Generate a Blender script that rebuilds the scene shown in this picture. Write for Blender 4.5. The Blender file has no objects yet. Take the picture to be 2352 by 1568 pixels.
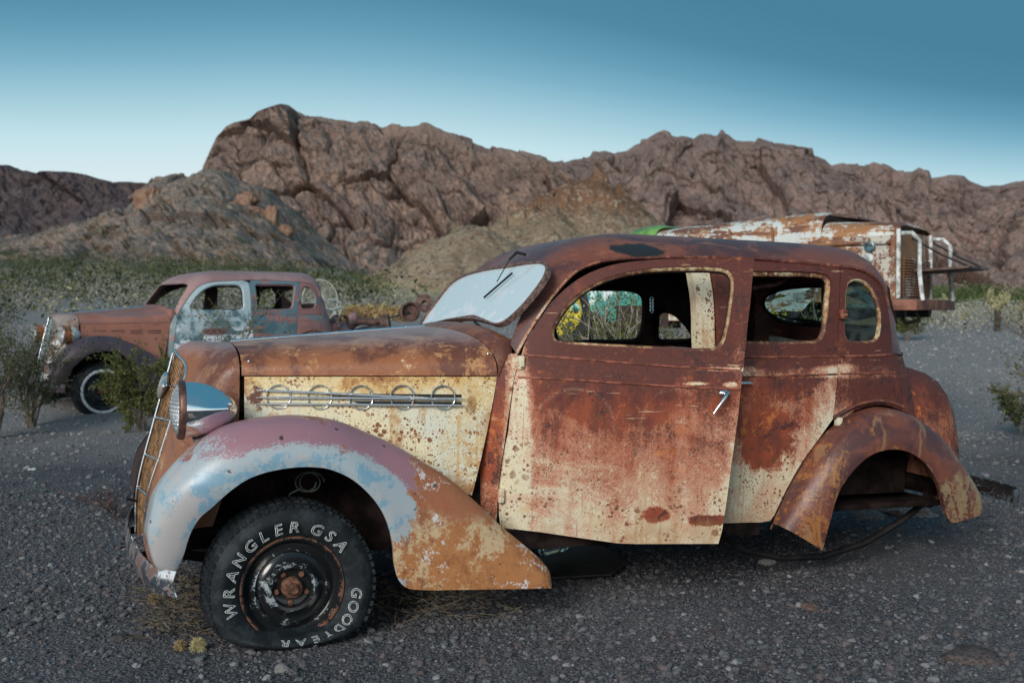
import bpy, bmesh, math, random
import numpy as np
from mathutils import Vector, Matrix, noise as mnoise
from mathutils.geometry import delaunay_2d_cdt
random.seed(7)
sc = bpy.context.scene
COL = sc.collection
# ------------------------------------------------------------------ camera
# p-units: the photograph measured 2352 x 1568
F, CX, CY, CAMH, YH = 2500.0, 1176.0, 784.0, 1.32, 710.0
PIT = math.atan((CY - YH) / F)
cd = bpy.data.cameras.new('camera'); cam = bpy.data.objects.new('camera', cd); COL.objects.link(cam)
cam.location = (0, 0, CAMH); cam.rotation_euler = (math.pi / 2 - PIT, 0, 0)
cd.sensor_width = 36.0; cd.lens = 36.0 * F / 2352.0; cd.clip_start = 0.05; cd.clip_end = 6000
cd.dof.use_dof = True; cd.dof.focus_distance = 4.7; cd.dof.aperture_fstop = 4.0
sc.camera = cam
# ------------------------------------------------------------------ sky and sun
# dusk: the sun is just gone behind the camera to the left; bright band along the horizon, deep teal above
SUN_AZ, SUN_EL = math.radians(203), math.radians(24.0)
w = bpy.data.worlds.new('World'); sc.world = w; w.use_nodes = True
nt = w.node_tree; nt.nodes.clear()
def wn(t, **k):
    n = nt.nodes.new(t)
    for q, v in k.items(): setattr(n, q, v)
    return n
def wm(op, a, b=None, c=None):
    n = wn('ShaderNodeMath', operation=op)
    for i, v in enumerate((a, b, c)):
        if v is None: continue
        if hasattr(v, 'is_output'): nt.links.new(v, n.inputs[i])
        else: n.inputs[i].default_value = v
    return n.outputs[0]
wo = wn('ShaderNodeOutputWorld'); bg = wn('ShaderNodeBackground'); tc = wn('ShaderNodeTexCoord'); sp = wn('ShaderNodeSeparateXYZ')
nt.links.new(tc.outputs['Generated'], sp.inputs[0])
el = wm('MULTIPLY', wm('ARCSINE', sp.outputs[2]), 180 / math.pi / 90)
def along(az): return wm('MAXIMUM', 0.0, wm('ADD', wm('MULTIPLY', sp.outputs[0], math.sin(az)), wm('MULTIPLY', sp.outputs[1], math.cos(az))))
dk = along(math.radians(75)); dl = along(math.radians(-75)); gl_ = along(SUN_AZ)      # darker to the right, afterglow round the vanished sun
ef = wm('MULTIPLY', el, wm('MAXIMUM', .22, wm('SUBTRACT', wm('ADD', wm('ADD', .97, wm('MULTIPLY', wm('MULTIPLY', dl, dl), .45)), wm('MULTIPLY', wm('MULTIPLY', dk, dk), 1.8)), wm('MULTIPLY', gl_, 1.0))))
rp = wn('ShaderNodeValToRGB'); nt.links.new(ef, rp.inputs[0]); cr = rp.color_ramp; cr.interpolation = 'LINEAR'
SKY = [(0, (.88, .90, .89)), (3, (.84, .89, .90)), (6, (.74, .85, .88)), (8, (.63, .80, .855)), (9.45, (.527, .753, .823)), (11.5, (.34, .59, .70)), (13.5, (.181, .429, .578)), (15.2, (.11, .325, .465)), (17.1, (.067, .243, .371)), (20, (.054, .212, .33)), (26, (.055, .215, .335)), (90, (.06, .225, .345))]
while len(cr.elements) < len(SKY): cr.elements.new(.5)
for e_, (d_, c_) in zip(cr.elements, SKY): e_.position = d_ / 90; e_.color = (*c_, 1)
hs = wn('ShaderNodeHueSaturation'); nt.links.new(rp.outputs[0], hs.inputs['Color'])
nt.links.new(wm('SUBTRACT', .95, wm('MULTIPLY', gl_, .35)), hs.inputs['Saturation'])
nt.links.new(hs.outputs[0], bg.inputs['Color']); bg.inputs['Strength'].default_value = 1.0
nt.links.new(bg.outputs[0], wo.inputs[0])
sl = bpy.data.lights.new('sun', 'SUN'); sl.energy = 2.5; sl.angle = math.radians(25); sl.color = (1.0, 0.94, 0.87)
so = bpy.data.objects.new('sun', sl); COL.objects.link(so)
def sun_dir(az, el): return Vector((math.sin(az) * math.cos(el), math.cos(az) * math.cos(el), math.sin(el)))
so.rotation_euler = sun_dir(SUN_AZ, SUN_EL).to_track_quat('Z', 'Y').to_euler()
so.location = (-6, -8, 6)
sc.view_settings.view_transform = 'Standard'; sc.view_settings.look = 'None'
sc.view_settings.exposure = 0.0; sc.view_settings.gamma = 1.0; sc.view_settings.use_curve_mapping = False
sc.render.engine = 'CYCLES'
# ------------------------------------------------------------------ camera geometry helpers
_c, _s = math.cos(PIT), math.sin(PIT)
def ray(px, py):
    u = (CY - py) / F
    return np.array([(px - CX) / F, _c + u * _s, -_s + u * _c])
def proj(P):
    x, y, z = P[0], P[1], P[2] - CAMH
    d = y * _c - z * _s; u = y * _s + z * _c
    return np.array([CX + F * x / d, CY - F * u / d])
def at_z(px, py, z=0.0):
    r = ray(px, py); t = (z - CAMH) / r[2]; return np.array([0, 0, CAMH]) + r * t
def at_d(px, py, d):                   # point on the ray at world depth y = d
    r = ray(px, py); return np.array([0, 0, CAMH]) + r * (d / r[1])
def catmull(pts, n=6, closed=False):
    P = [np.array(p, float) for p in pts]; N = len(P); out = []
    rng = range(N if closed else N - 1)
    for i in rng:
        p1, p2 = P[i], P[(i + 1) % N]
        p0 = P[(i - 1) % N] if (closed or i > 0) else 2 * p1 - p2
        p3 = P[(i + 2) % N] if (closed or i + 2 < N) else 2 * p2 - p1
        d1 = max(np.linalg.norm(p1 - p0), 1e-9) ** .5; d2 = max(np.linalg.norm(p2 - p1), 1e-9) ** .5; d3 = max(np.linalg.norm(p3 - p2), 1e-9) ** .5
        m1 = d2 * ((p1 - p0) / d1 - (p2 - p0) / (d1 + d2) + (p2 - p1) / d2)
        m2 = d2 * ((p2 - p1) / d2 - (p3 - p1) / (d2 + d3) + (p3 - p2) / d3)
        for k in range(n):
            t = k / n
            out.append((2*t**3-3*t*t+1)*p1 + (t**3-2*t*t+t)*m1 + (-2*t**3+3*t*t)*p2 + (t**3-t*t)*m2)
    if not closed: out.append(P[-1])
    return out
def resample(pts, n):
    P = np.array(pts, float); d = np.concatenate([[0], np.cumsum(np.linalg.norm(np.diff(P, axis=0), axis=1))])
    q = np.linspace(0, d[-1], n)
    return np.stack([np.interp(q, d, P[:, k]) for k in range(P.shape[1])], 1)
# ------------------------------------------------------------------ object helpers
def link(name, me, mat=None, parent=None, label=None, cat=None, group=None, kind=None, smooth=None):
    o = bpy.data.objects.new(name, me); COL.objects.link(o)
    if mat is not None and not me.materials: me.materials.append(mat)
    if parent is not None: o.parent = parent
    if label: o['label'] = label
    if cat: o['category'] = cat
    if group: o['group'] = group
    if kind: o['kind'] = kind
    if smooth is not None: smooth_me(me, smooth)
    return o
def smooth_me(me, angle=40):
    me.polygons.foreach_set('use_smooth', [True] * len(me.polygons))
    if angle < 180: me.set_sharp_from_angle(angle=math.radians(angle))
def mesh(name, verts, faces, mat=None, parent=None, smooth=40, **k):
    me = bpy.data.meshes.new(name); me.from_pydata([tuple(map(float, v)) for v in verts], [], [tuple(int(i) for i in f) for f in faces])
    me.update()
    if smooth is not None: smooth_me(me, smooth)
    return link(name, me, mat, parent, **k)
def bm_obj(name, bm, mat=None, parent=None, smooth=40, **k):
    me = bpy.data.meshes.new(name); bmesh.ops.recalc_face_normals(bm, faces=bm.faces[:]); bm.to_mesh(me); bm.free()
    if smooth is not None: smooth_me(me, smooth)
    return link(name, me, mat, parent, **k)
def thing(name, label, cat, loc=(0, 0, 0), rot=(0, 0, 0), group=None):
    o = bpy.data.objects.new(name, None); COL.objects.link(o); o.location = loc; o.rotation_euler = rot
    o.empty_display_size = .2; o['label'] = label; o['category'] = cat
    if group: o['group'] = group
    return o
def grid_faces(nu, nv, closed_u=False, off=0, flip=False):
    f = []
    for i in range(nu if closed_u else nu - 1):
        for j in range(nv - 1):
            a, b = i * nv + j, ((i + 1) % nu) * nv + j
            q = (a + off, b + off, b + 1 + off, a + 1 + off)
            f.append(q[::-1] if flip else q)
    return f
def bm_box(bm, c, s, R=None, bev=0):
    r = bmesh.ops.create_cube(bm, size=1.0); vs = r['verts']
    for v in vs:
        p = Vector((v.co.x * s[0], v.co.y * s[1], v.co.z * s[2]))
        if R is not None: p = R @ p
        v.co = p + Vector(c)
    if bev:
        es = list({e for v in vs for e in v.link_edges})
        bmesh.ops.bevel(bm, geom=es, offset=bev, segments=2, affect='EDGES', profile=.6)
def bm_tube(bm, pts, rad, n=8, cap=True, closed=False):
    P = [Vector(p) for p in pts]; N = len(P); rings = []
    rads = rad if hasattr(rad, '__len__') else [rad] * N
    up = Vector((0, 0, 1)); prev = None
    for i in range(N):
        if closed: t = P[(i + 1) % N] - P[(i - 1) % N]
        else: t = P[min(i + 1, N - 1)] - P[max(i - 1, 0)]
        t = t.normalized() if t.length > 1e-9 else Vector((1, 0, 0))
        if prev is None:
            a = t.cross(up)
            if a.length < .1: a = t.cross(Vector((1, 0, 0)))
        else: a = prev - t * prev.dot(t)
        a = a.normalized(); prev = a; b = t.cross(a)
        rings.append([bm.verts.new(P[i] + (a * math.cos(2*math.pi*k/n) + b * math.sin(2*math.pi*k/n)) * rads[i]) for k in range(n)])
    for i in range(N if closed else N - 1):
        r0, r1 = rings[i], rings[(i + 1) % N]
        for k in range(n): bm.faces.new((r0[k], r0[(k+1) % n], r1[(k+1) % n], r1[k]))
    if cap and not closed and n > 2:
        bm.faces.new(rings[0][::-1]); bm.faces.new(rings[-1])
def tube(name, pts, rad, mat, parent=None, n=8, closed=False, **k):
    bm = bmesh.new(); bm_tube(bm, pts, rad, n, True, closed); return bm_obj(name, bm, mat, parent, 60, **k)
def box(name, c, s, mat, parent=None, R=None, bev=0.004, **k):
    bm = bmesh.new(); bm_box(bm, c, s, R, bev); return bm_obj(name, bm, mat, parent, 40, **k)
def lathe(bm, prof, M, n=48, a0=0, a1=2*math.pi, close_ends=False):
    # prof: list of (axial, radius); axis = local +Z of M
    rings = []; full = abs(a1 - a0 - 2*math.pi) < 1e-6
    m = n if full else n + 1
    for (h, r) in prof:
        rings.append([bm.verts.new(M @ Vector((r*math.cos(a0+(a1-a0)*k/n), r*math.sin(a0+(a1-a0)*k/n), h))) for k in range(m)])
    for i in range(len(rings) - 1):
        for k in range(n):
            k2 = (k + 1) % m if full else k + 1
            bm.faces.new((rings[i][k], rings[i][k2], rings[i+1][k2], rings[i+1][k]))
    if close_ends:
        bm.faces.new(rings[0][::-1]); bm.faces.new(rings[-1])
    return rings
# ------------------------------------------------------------------ node expression helpers
class NT: t = None
def _sock(v):
    return v.s if isinstance(v, EX) else v
def _lk(inp, v):
    if isinstance(v, EX): NT.t.links.new(v.s, inp)
    elif hasattr(v, 'is_output'): NT.t.links.new(v, inp)
    elif hasattr(v, '__len__') and len(v) == 3 and inp.type == 'RGBA': inp.default_value = (*v, 1)
    else: inp.default_value = v
class EX:
    def __init__(s, sock): s.s = sock
    def __add__(a, b): return mth('ADD', a, b)
    __radd__ = __add__
    def __sub__(a, b): return mth('SUBTRACT', a, b)
    def __rsub__(a, b): return mth('SUBTRACT', b, a)
    def __mul__(a, b): return mth('MULTIPLY', a, b)
    __rmul__ = __mul__
    def __truediv__(a, b): return mth('DIVIDE', a, b)
def mth(op, a, b=None, c=None):
    n = NT.t.nodes.new('ShaderNodeMath'); n.operation = op; _lk(n.inputs[0], a)
    if b is not None: _lk(n.inputs[1], b)
    if c is not None: _lk(n.inputs[2], c)
    return EX(n.outputs[0])
def mx(a, b): return mth('MAXIMUM', a, b)
def mn(a, b): return mth('MINIMUM', a, b)
def ss(v, a, b, lo=0.0, hi=1.0):
    n = NT.t.nodes.new('ShaderNodeMapRange'); n.interpolation_type = 'SMOOTHSTEP'
    if a > b: a, b, lo, hi = b, a, hi, lo
    _lk(n.inputs[0], v); n.inputs[1].default_value = a; n.inputs[2].default_value = b; n.inputs[3].default_value = lo; n.inputs[4].default_value = hi
    return EX(n.outputs[0])
def coords():
    n = NT.t.nodes.new('ShaderNodeTexCoord'); s = NT.t.nodes.new('ShaderNodeSeparateXYZ'); NT.t.links.new(n.outputs['Object'], s.inputs[0])
    return n.outputs['Object'], EX(s.outputs[0]), EX(s.outputs[1]), EX(s.outputs[2])
def vmap(vec, scale=(1, 1, 1), loc=(0, 0, 0), rot=(0, 0, 0)):
    n = NT.t.nodes.new('ShaderNodeMapping'); NT.t.links.new(vec, n.inputs[0]); n.inputs[1].default_value = loc; n.inputs[2].default_value = rot; n.inputs[3].default_value = scale
    return n.outputs[0]
def noi(vec, scale, detail=4, rough=.6, dist=0.0):
    n = NT.t.nodes.new('ShaderNodeTexNoise'); NT.t.links.new(vec, n.inputs['Vector']); n.inputs['Scale'].default_value = scale
    n.inputs['Detail'].default_value = detail; n.inputs['Roughness'].default_value = rough; n.inputs['Distortion'].default_value = dist
    return mth('MULTIPLY_ADD', EX(n.outputs[0]), 1.9, -.45)      # stretched to use the whole 0..1 range
def vor(vec, scale, feature='F1', rnd=1.0, out='Distance'):
    n = NT.t.nodes.new('ShaderNodeTexVoronoi'); n.feature = feature; NT.t.links.new(vec, n.inputs['Vector']); n.inputs['Scale'].default_value = scale
    n.inputs['Randomness'].default_value = rnd
    return EX(n.outputs[out])
def mixc(a, b, f):
    n = NT.t.nodes.new('ShaderNodeMix'); n.data_type = 'RGBA'; _lk(n.inputs[0], f); _lk(n.inputs[6], a); _lk(n.inputs[7], b)
    return EX(n.outputs[2])
def spot(vec, c, r, soft=.3, wob=None, k=.1):
    # 1 inside a blob round c with radii r (wobbled by a noise expression)
    n = NT.t.nodes.new('ShaderNodeVectorMath'); n.operation = 'SUBTRACT'; NT.t.links.new(vec, n.inputs[0]); n.inputs[1].default_value = c
    m = NT.t.nodes.new('ShaderNodeVectorMath'); m.operation = 'DIVIDE'; NT.t.links.new(n.outputs[0], m.inputs[0]); m.inputs[1].default_value = r
    l = NT.t.nodes.new('ShaderNodeVectorMath'); l.operation = 'LENGTH'; NT.t.links.new(m.outputs[0], l.inputs[0])
    d = EX(l.outputs['Value'])
    if wob is not None: d = d + (wob - .5) * k
    return ss(d, 1 + soft, 1 - soft)
def material(name):
    m = bpy.data.materials.new(name); m.use_nodes = True; t = m.node_tree; t.nodes.clear(); NT.t = t
    o = t.nodes.new('ShaderNodeOutputMaterial'); p = t.nodes.new('ShaderNodeBsdfPrincipled'); t.links.new(p.outputs[0], o.inputs[0])
    return m, p
def finish(p, col, rough=.6, metal=0.0, bump=None, bstr=.3, bdist=.01, spec=.5, normal_extra=None):
    _lk(p.inputs['Base Color'], col); _lk(p.inputs['Roughness'], rough); _lk(p.inputs['Metallic'], metal); p.inputs['Specular IOR Level'].default_value = spec
    if bump is not None:
        b = NT.t.nodes.new('ShaderNodeBump'); _lk(b.inputs['Height'], bump); b.inputs['Strength'].default_value = bstr; b.inputs['Distance'].default_value = bdist
        NT.t.links.new(b.outputs[0], p.inputs['Normal'])
def plain(name, col, rough=.6, metal=0.0, var=.25, scale=12, bstr=.15, spec=.5):
    m, p = material(name); v, X, Y, Z = coords(); n = noi(v, scale, 5, .65)
    c = mixc(tuple(c * (1 - var) for c in col), tuple(min(1, c * (1 + var)) for c in col), ss(n, .3, .7))
    finish(p, c, rough, metal, noi(v, scale * 5, 4, .6), bstr, .004, spec); return m
# ------------------------------------------------------------------ the sedan: pose and body surface
def car_matrix(tx, ty, tz, psi, pt):
    c, s = math.cos(psi), math.sin(psi); R = np.array([[c, -s, 0], [s, c, 0], [0, 0, 1]])
    c, s = math.cos(pt), math.sin(pt); Rp = np.array([[c, 0, s], [0, 1, 0], [-s, 0, c]])
    return R @ Rp, np.array([tx, ty, tz])
CR, CT = car_matrix(-1.152867, 4.962544, 0.0, math.radians(21.5), math.radians(1.3))
C0 = CR.T @ (np.array([0, 0, CAMH]) - CT)
def PJ(p): return proj(CR @ np.array(p, float) + CT)
def Ly(px, py, y): d = CR.T @ ray(px, py); return C0 + d * ((y - C0[1]) / d[1])
def Lx(px, py, x): d = CR.T @ ray(px, py); return C0 + d * ((x - C0[0]) / d[0])
def Lz(px, py, z): d = CR.T @ ray(px, py); return C0 + d * ((z - C0[2]) / d[2])
def Lpl(px, py, n, k):  # plane n.p = k
    d = CR.T @ ray(px, py); n = np.array(n); return C0 + d * ((k - n @ C0) / (n @ d))
ST = np.array([[.33, .700, .80, 3.385, 4.5], [.60, .728, .80, 3.367, 4.5], [.90, .735, .80, 3.335, 4.5], [1.06, .725, .82, 3.29, 4.5], [1.12, .705, .85, 3.279, 4.5],
 [1.25, .690, .94, 3.236, 4.5], [1.40, .668, 1.045, 3.214, 4.5], [1.50, .642, 1.12, 3.188, 4.5], [1.58, .605, 1.20, 3.151, 4.5], [1.64, .550, 1.29, 3.12, 4.2],
 [1.685, .470, 1.40, 3.085, 3.8], [1.712, .370, 1.52, 3.06, 3.4], [1.733, .22, 1.66, 3.02, 3.2], [1.742, .0, 1.80, 2.87, 3.2]])
SV = np.concatenate([[0], np.cumsum(np.hypot(np.diff(ST[:, 0]), np.diff(ST[:, 1])))])
VM = SV[-1]
_h = np.diff(SV); _d = np.diff(ST, axis=0) / _h[:, None]
_m = np.vstack([_d[:1], (_d[:-1] * _h[1:, None] + _d[1:] * _h[:-1, None]) / (_h[1:] + _h[:-1])[:, None], _d[-1:]])
def sect(v):
    i = int(min(max(np.searchsorted(SV, v) - 1, 0), len(SV) - 2)); h = _h[i]; t = (v - SV[i]) / h
    return (2*t**3-3*t*t+1)*ST[i] + (t**3-2*t*t+t)*h*_m[i] + (-2*t**3+3*t*t)*ST[i+1] + (t**3-t*t)*h*_m[i+1]
def S(phi, v):
    z, W, xf, xr, nr = sect(v); xc = .5 * (xf + xr); c, s = math.cos(phi), math.sin(phi)
    n = 9.0 if c < 0 else nr
    r = (abs(c)**n + abs(s)**n) ** (-1/n)
    return np.array([xc + ((xc - xf) if c < 0 else (xr - xc)) * c * r, -W * s * r, z])
PHS = 1.25   # metric scale of phi
def z2v(z): return float(np.interp(z, ST[:, 0], SV))
def solve_pv(target, f, g):
    g = np.array(g, float)
    for _ in range(40):
        r = f(*g) - target
        if np.abs(r).max() < 1e-5: break
        J = np.stack([(f(g[0] + 1e-4, g[1]) - f(*g)) / 1e-4, (f(g[0], g[1] + 1e-4) - f(*g)) / 1e-4], 1)
        st = np.linalg.lstsq(J, -r, rcond=None)[0]; g = g + np.clip(st, -.15, .15)
        g[0] = min(max(g[0], .001), math.pi - .001); g[1] = min(max(g[1], 0), VM - .001)
    return g
def xz(x, z):
    v = z2v(z); f = lambda p, q: S(p, q)[[0, 2]]
    return tuple(solve_pv(np.array([x, z]), f, (math.acos(max(-.9, min(.9, (x - 2.1) / 1.7))), v)))
def yz(y, z, front=True):
    f = lambda p, q: S(p, q)[[1, 2]]; return tuple(solve_pv(np.array([y, z]), f, (math.pi - .35 if front else .35, z2v(z))))
class Unproj:
    def __init__(s, M):
        s.M = M; s.g = [(p, v) for p in np.linspace(.76, 2.9, 45) for v in np.linspace(0, VM * .97, 40)]
        s.q = np.array([PJ(M(S(p, v))) for p, v in s.g])
    def __call__(s, px, py):
        i = int(np.argmin(((s.q - [px, py]) ** 2).sum(1)))
        return tuple(solve_pv(np.array([px, py]), lambda p, v: PJ(s.M(S(p, v))), s.g[i]))
ident = lambda p: p
mirror = lambda p: p * np.array([1, -1, 1])
HINGE = np.array([.955, -.695, 0]); DOOR_A = math.radians(15)
def door_open(p):
    c, s = math.cos(-DOOR_A), math.sin(-DOOR_A); d = p - HINGE
    return HINGE + np.array([c * d[0] - s * d[1], s * d[0] + c * d[1], d[2]])
UN = Unproj(ident); UD = Unproj(door_open); UF = Unproj(mirror)
def inside(poly, P):
    poly = np.asarray(poly); x, y = P[:, 0], P[:, 1]; r = np.zeros(len(P), bool); n = len(poly)
    for i in range(n):
        x0, y0 = poly[i]; x1, y1 = poly[(i + 1) % n]
        if y0 == y1: continue
        r ^= ((y0 > y) != (y1 > y)) & (x < (x1 - x0) * (y - y0) / (y1 - y0) + x0)
    return r
def panel(name, outline, holes, Sf, mat, parent, step=.03, thick=.012, sm=35, **k):
    """CDT of an outline with holes in (phi, v), mapped on to surface Sf, with real sheet thickness"""
    sc_ = lambda L: [np.array([p[0] * PHS, p[1]]) for p in L]
    loops = [resample_loop(sc_(outline), step * .8)] + [resample_loop(sc_(h), step * .6) for h in holes]
    pts = np.vstack(loops); edges = []; o = 0
    for l in loops:
        edges += [(o + i, o + (i + 1) % len(l)) for i in range(len(l))]; o += len(l)
    lo, hi = pts.min(0), pts.max(0)
    gx, gy = np.meshgrid(np.arange(lo[0], hi[0], step), np.arange(lo[1], hi[1], step)); G = np.stack([gx.ravel(), gy.ravel()], 1)
    keep = inside(loops[0], G)
    for h in loops[1:]: keep &= ~inside(h, G)
    G = G[keep]
    if len(G):
        dm = np.concatenate([np.sqrt(((G[i:i+400, None] - pts[None]) ** 2).sum(2)).min(1) for i in range(0, len(G), 400)])
        G = G[dm > step * .45]
    allp = np.vstack([pts, G]) if len(G) else pts
    r = delaunay_2d_cdt([Vector(p) for p in allp], edges, [], 0, 1e-6)
    vs = np.array([tuple(v) for v in r[0]]); tr = [tuple(f) for f in r[2]]
    ce = np.array([vs[list(f)].mean(0) for f in tr])
    keep = inside(loops[0], ce)
    for h in loops[1:]: keep &= ~inside(h, ce)
    tr = [t for t, q in zip(tr, keep) if q]
    A = []; N = []
    for p in vs:
        ph, v = p[0] / PHS, min(max(p[1], 0), VM)
        a = Sf(ph, v); d1 = Sf(min(ph + 2e-3, math.pi - 1e-4), v) - Sf(max(ph - 2e-3, 1e-4), v); d2 = Sf(ph, min(v + 2e-3, VM)) - Sf(ph, max(v - 2e-3, 0))
        n = np.cross(d2, d1); l = np.linalg.norm(n); n = n / l if l > 1e-12 else np.array([0, 0, 1.])
        A.append(a); N.append(n)
    A = np.array(A); N = np.array(N)
    # outward: away from the body axis
    ref = A - np.array([2.0, 0, .9]); sgn = np.sign((N * ref).sum(1).mean()); N = N * (sgn if sgn else 1)
    t0 = tr[0]; fn = np.cross(A[t0[1]] - A[t0[0]], A[t0[2]] - A[t0[0]])
    if fn @ N[t0[0]] < 0: tr = [t[::-1] for t in tr]
    n = len(A); faces = list(tr) + [tuple(i + n for i in t[::-1]) for t in tr]
    ec = {}
    for t in tr:
        for i in range(3):
            e = (t[i], t[(i + 1) % 3]); ec[e] = ec.get(e, 0) + 1
    for (a, b) in ec:
        if (b, a) not in ec: faces.append((b, a, a + n, b + n))
    o = mesh(name, np.vstack([A, A - N * thick]), faces, mat, parent, sm, **k)
    return o
def resample_loop(L, step):
    P = np.array(list(L) + [L[0]]); d = np.concatenate([[0], np.cumsum(np.linalg.norm(np.diff(P, axis=0), axis=1))]); out = []
    for i in range(len(L)):
        k = max(1, int(round((d[i + 1] - d[i]) / step)))
        for j in range(k): out.append(P[i] + (P[i + 1] - P[i]) * j / k)
    return np.array(out)
def loopz(pts, f=None, n=3, closed=True):
    L = catmull(pts, n, closed); return [f(*p) for p in L] if f else L
def polyu(pts, f, n=3): return [f(*p) for p in catmull(pts, n)]
def offset_pts(pv, Sf, d):
    out = []
    for ph, v in pv:
        a = Sf(ph, v); d1 = Sf(ph + 2e-3, v) - Sf(ph - 2e-3, v); d2 = Sf(ph, min(v + 2e-3, VM)) - Sf(ph, max(v - 2e-3, 0)); n = np.cross(d2, d1); n /= np.linalg.norm(n)
        if n @ (a - np.array([2.0, a[1] * .2, .9])) < 0: n = -n
        out.append(a + n * d)
    return out
# ---- traced lines (p-units)
DRIP = [(1187,811.5),(1221.7,751.4),(1266.7,685.4),(1296.7,649.4),(1326.7,622.4),(1371.7,604.4),(1416.7,596.9),(1505,593.5),(1600,592.5),(1733,596),(1843.4,604.4),(1929,612.8),(1963.4,618.5),(1993.5,629.5),(2017.5,650),(2032.5,677),(2039,705)]
SPLIT = [(1930.4,613.4),(1929,694.4),(1924.4,817.4),(1926,859.4),(1918.4,934.4),(1915.7,955)]
QWIN = [(1946,650),(1963.5,640),(1986,645),(2006,665),(2020,697),(2024.5,735),(2021,770),(2008.5,785.4),(1978.5,788),(1952,786.9),(1942.5,775.4),(1938.5,757),(1940.5,712)]
RWIN_R = [(1735,622.5),(1813.5,622.8),(1873.5,625.4),(1897,629.5),(1909.4,643),(1908,682.4),(1900.4,757.4),(1891,780),(1873.5,788),(1717.4,789.5)]
FDOOR_FRONT = [(1149.7,1211),(1146,1180),(1146.7,1108.8),(1158.7,1030.8),(1167.7,987.8),(1172.5,941),(1185.7,856),(1197.7,814.4)]
FDOOR_TOP = [(1197.7,814.4),(1206.7,787),(1236.7,739.5),(1266.7,694.5),(1311.7,652.4),(1356.8,625.4),(1416.7,606),(1505,596.5),(1600,593.5),(1733,592.5)]
FDOOR_REAR = [(1733,592.5),(1721,714),(1709,835.4),(1701.5,897),(1692.5,975),(1680,1066.6),(1667,1163.8),(1649.3,1273)]
FDOOR_BOT = [(1649.3,1273),(1505,1260.5),(1416.7,1246.8),(1326.7,1234),(1236.7,1220.8),(1149.7,1211)]
FWIN = [(1266.8,768),(1270,778),(1280,786),(1343,792),(1433,796.8),(1553,802.4),(1640,804.5),(1656,797),(1667,778.4),(1682,697.5),(1686.5,646),(1679,625),(1658,614.8),(1583,612.5),(1493,615.8),(1433,626.5),(1388,640),(1343,663.5),(1307,693.5),(1283,723.5),(1269,750)]
FENDER_F_CREST = [(393,1310),(372,1307),(360,1298),(344,1246),(341,1217),(347,1185),(357,1142),(377,1105),(397,1079),(426,1047),(455,1021),(484,1000),(512,984),(570,967),(627,959),(690,957),(770,968),(846.7,997.8),(906.7,1024.8),(966.7,1060.7),(1026.7,1099.8),(1086.8,1150.8),(1146.7,1208),(1200.7,1253),(1240,1288),(1256,1312),(1256.5,1346)]
FENDER_F_LIP = [(400,1311),(417.6,1275),(432,1229),(455,1188),(484,1163),(512.6,1136.6),(541,1114),(570,1096),(608,1082),(651,1073),(689,1069),(716,1069),(749,1072),(783,1083),(817,1102),(850,1132),(875,1164),(892,1198),(902,1234),(907,1268),(907,1286),(911,1316),(919,1334),(934,1347),(967,1352),(1060,1351),(1160,1349),(1255,1347.5)]
FENDER_R_CREST = [(1779,1203),(1795,1165),(1811,1128),(1847,1063),(1883,1012.5),(1919,976.6),(1966,948),(2009,937),(2045,940.5),(2081,953),(2117,976.6),(2153,1005),(2189,1048.5),(2225,1099),(2247,1138.5),(2252,1165),(2249,1178)]
FENDER_R_LIP = [(1887.6,1262),(1894,1232),(1905,1192.6),(1919,1142),(1937,1106),(1966,1070),(1995,1045),(2027,1032),(2059.7,1029.5),(2088.5,1036),(2117,1054),(2142.5,1084.6),(2157,1117),(2167.7,1153),(2175,1186),(2185.7,1200.5)]
# ---- lofted pieces that do not depend on which car it is
def hood_hw(x): return .425 + (.66 - .425) * ((x + .168) / 1.05)
def hood_zs(x): return 1.041 + .014 * ((x + .168) / 1.05)
def hood_zc(x): return 1.168 + .098 * ((x + .168) / 1.05)
def hood_sec(x, tau):
    c, s = math.cos(tau), math.sin(tau); e = .78
    return np.array([x, -hood_hw(x) * abs(c) ** e * (1 if c >= 0 else -1), hood_zs(x) + (hood_zc(x) - hood_zs(x)) * abs(s) ** e])
def hood_rear_x(tau): return .757 + .128 * abs(math.cos(tau)) ** 1.3
def solid_grid(name, P, mat, parent, thick=.004, closed_u=False, sm=40, **k):
    """P: nu x nv x 3 sheet, thickened along its normals"""
    P = np.asarray(P, float); nu, nv = P.shape[:2]
    du = np.gradient(P, axis=0); dv = np.gradient(P, axis=1); N = np.cross(du, dv); l = np.linalg.norm(N, axis=2, keepdims=True); N = N / np.maximum(l, 1e-9)
    A = P.reshape(-1, 3); B = (P - N * thick).reshape(-1, 3); n = len(A)
    f = grid_faces(nu, nv, closed_u) + grid_faces(nu, nv, closed_u, n, True)
    for i in range(nu - 1 if not closed_u else nu):
        i2 = (i + 1) % nu
        f.append((i2 * nv, i * nv, i * nv + n, i2 * nv + n)); f.append((i * nv + nv - 1, i2 * nv + nv - 1, i2 * nv + nv - 1 + n, i * nv + nv - 1 + n))
    if not closed_u:
        for j in range(nv - 1):
            f.append((j, j + 1, j + 1 + n, j + n)); q = (nu - 1) * nv
            f.append((q + j + 1, q + j, q + j + n, q + j + 1 + n))
    me_o = mesh(name, np.vstack([A, B]), f, mat, parent, None, **k)
    bm = bmesh.new(); bm.from_mesh(me_o.data); bmesh.ops.remove_doubles(bm, verts=bm.verts[:], dist=1e-5); bmesh.ops.recalc_face_normals(bm, faces=bm.faces[:]); bm.to_mesh(me_o.data); bm.free()
    smooth_me(me_o.data, sm)
    return me_o
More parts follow.
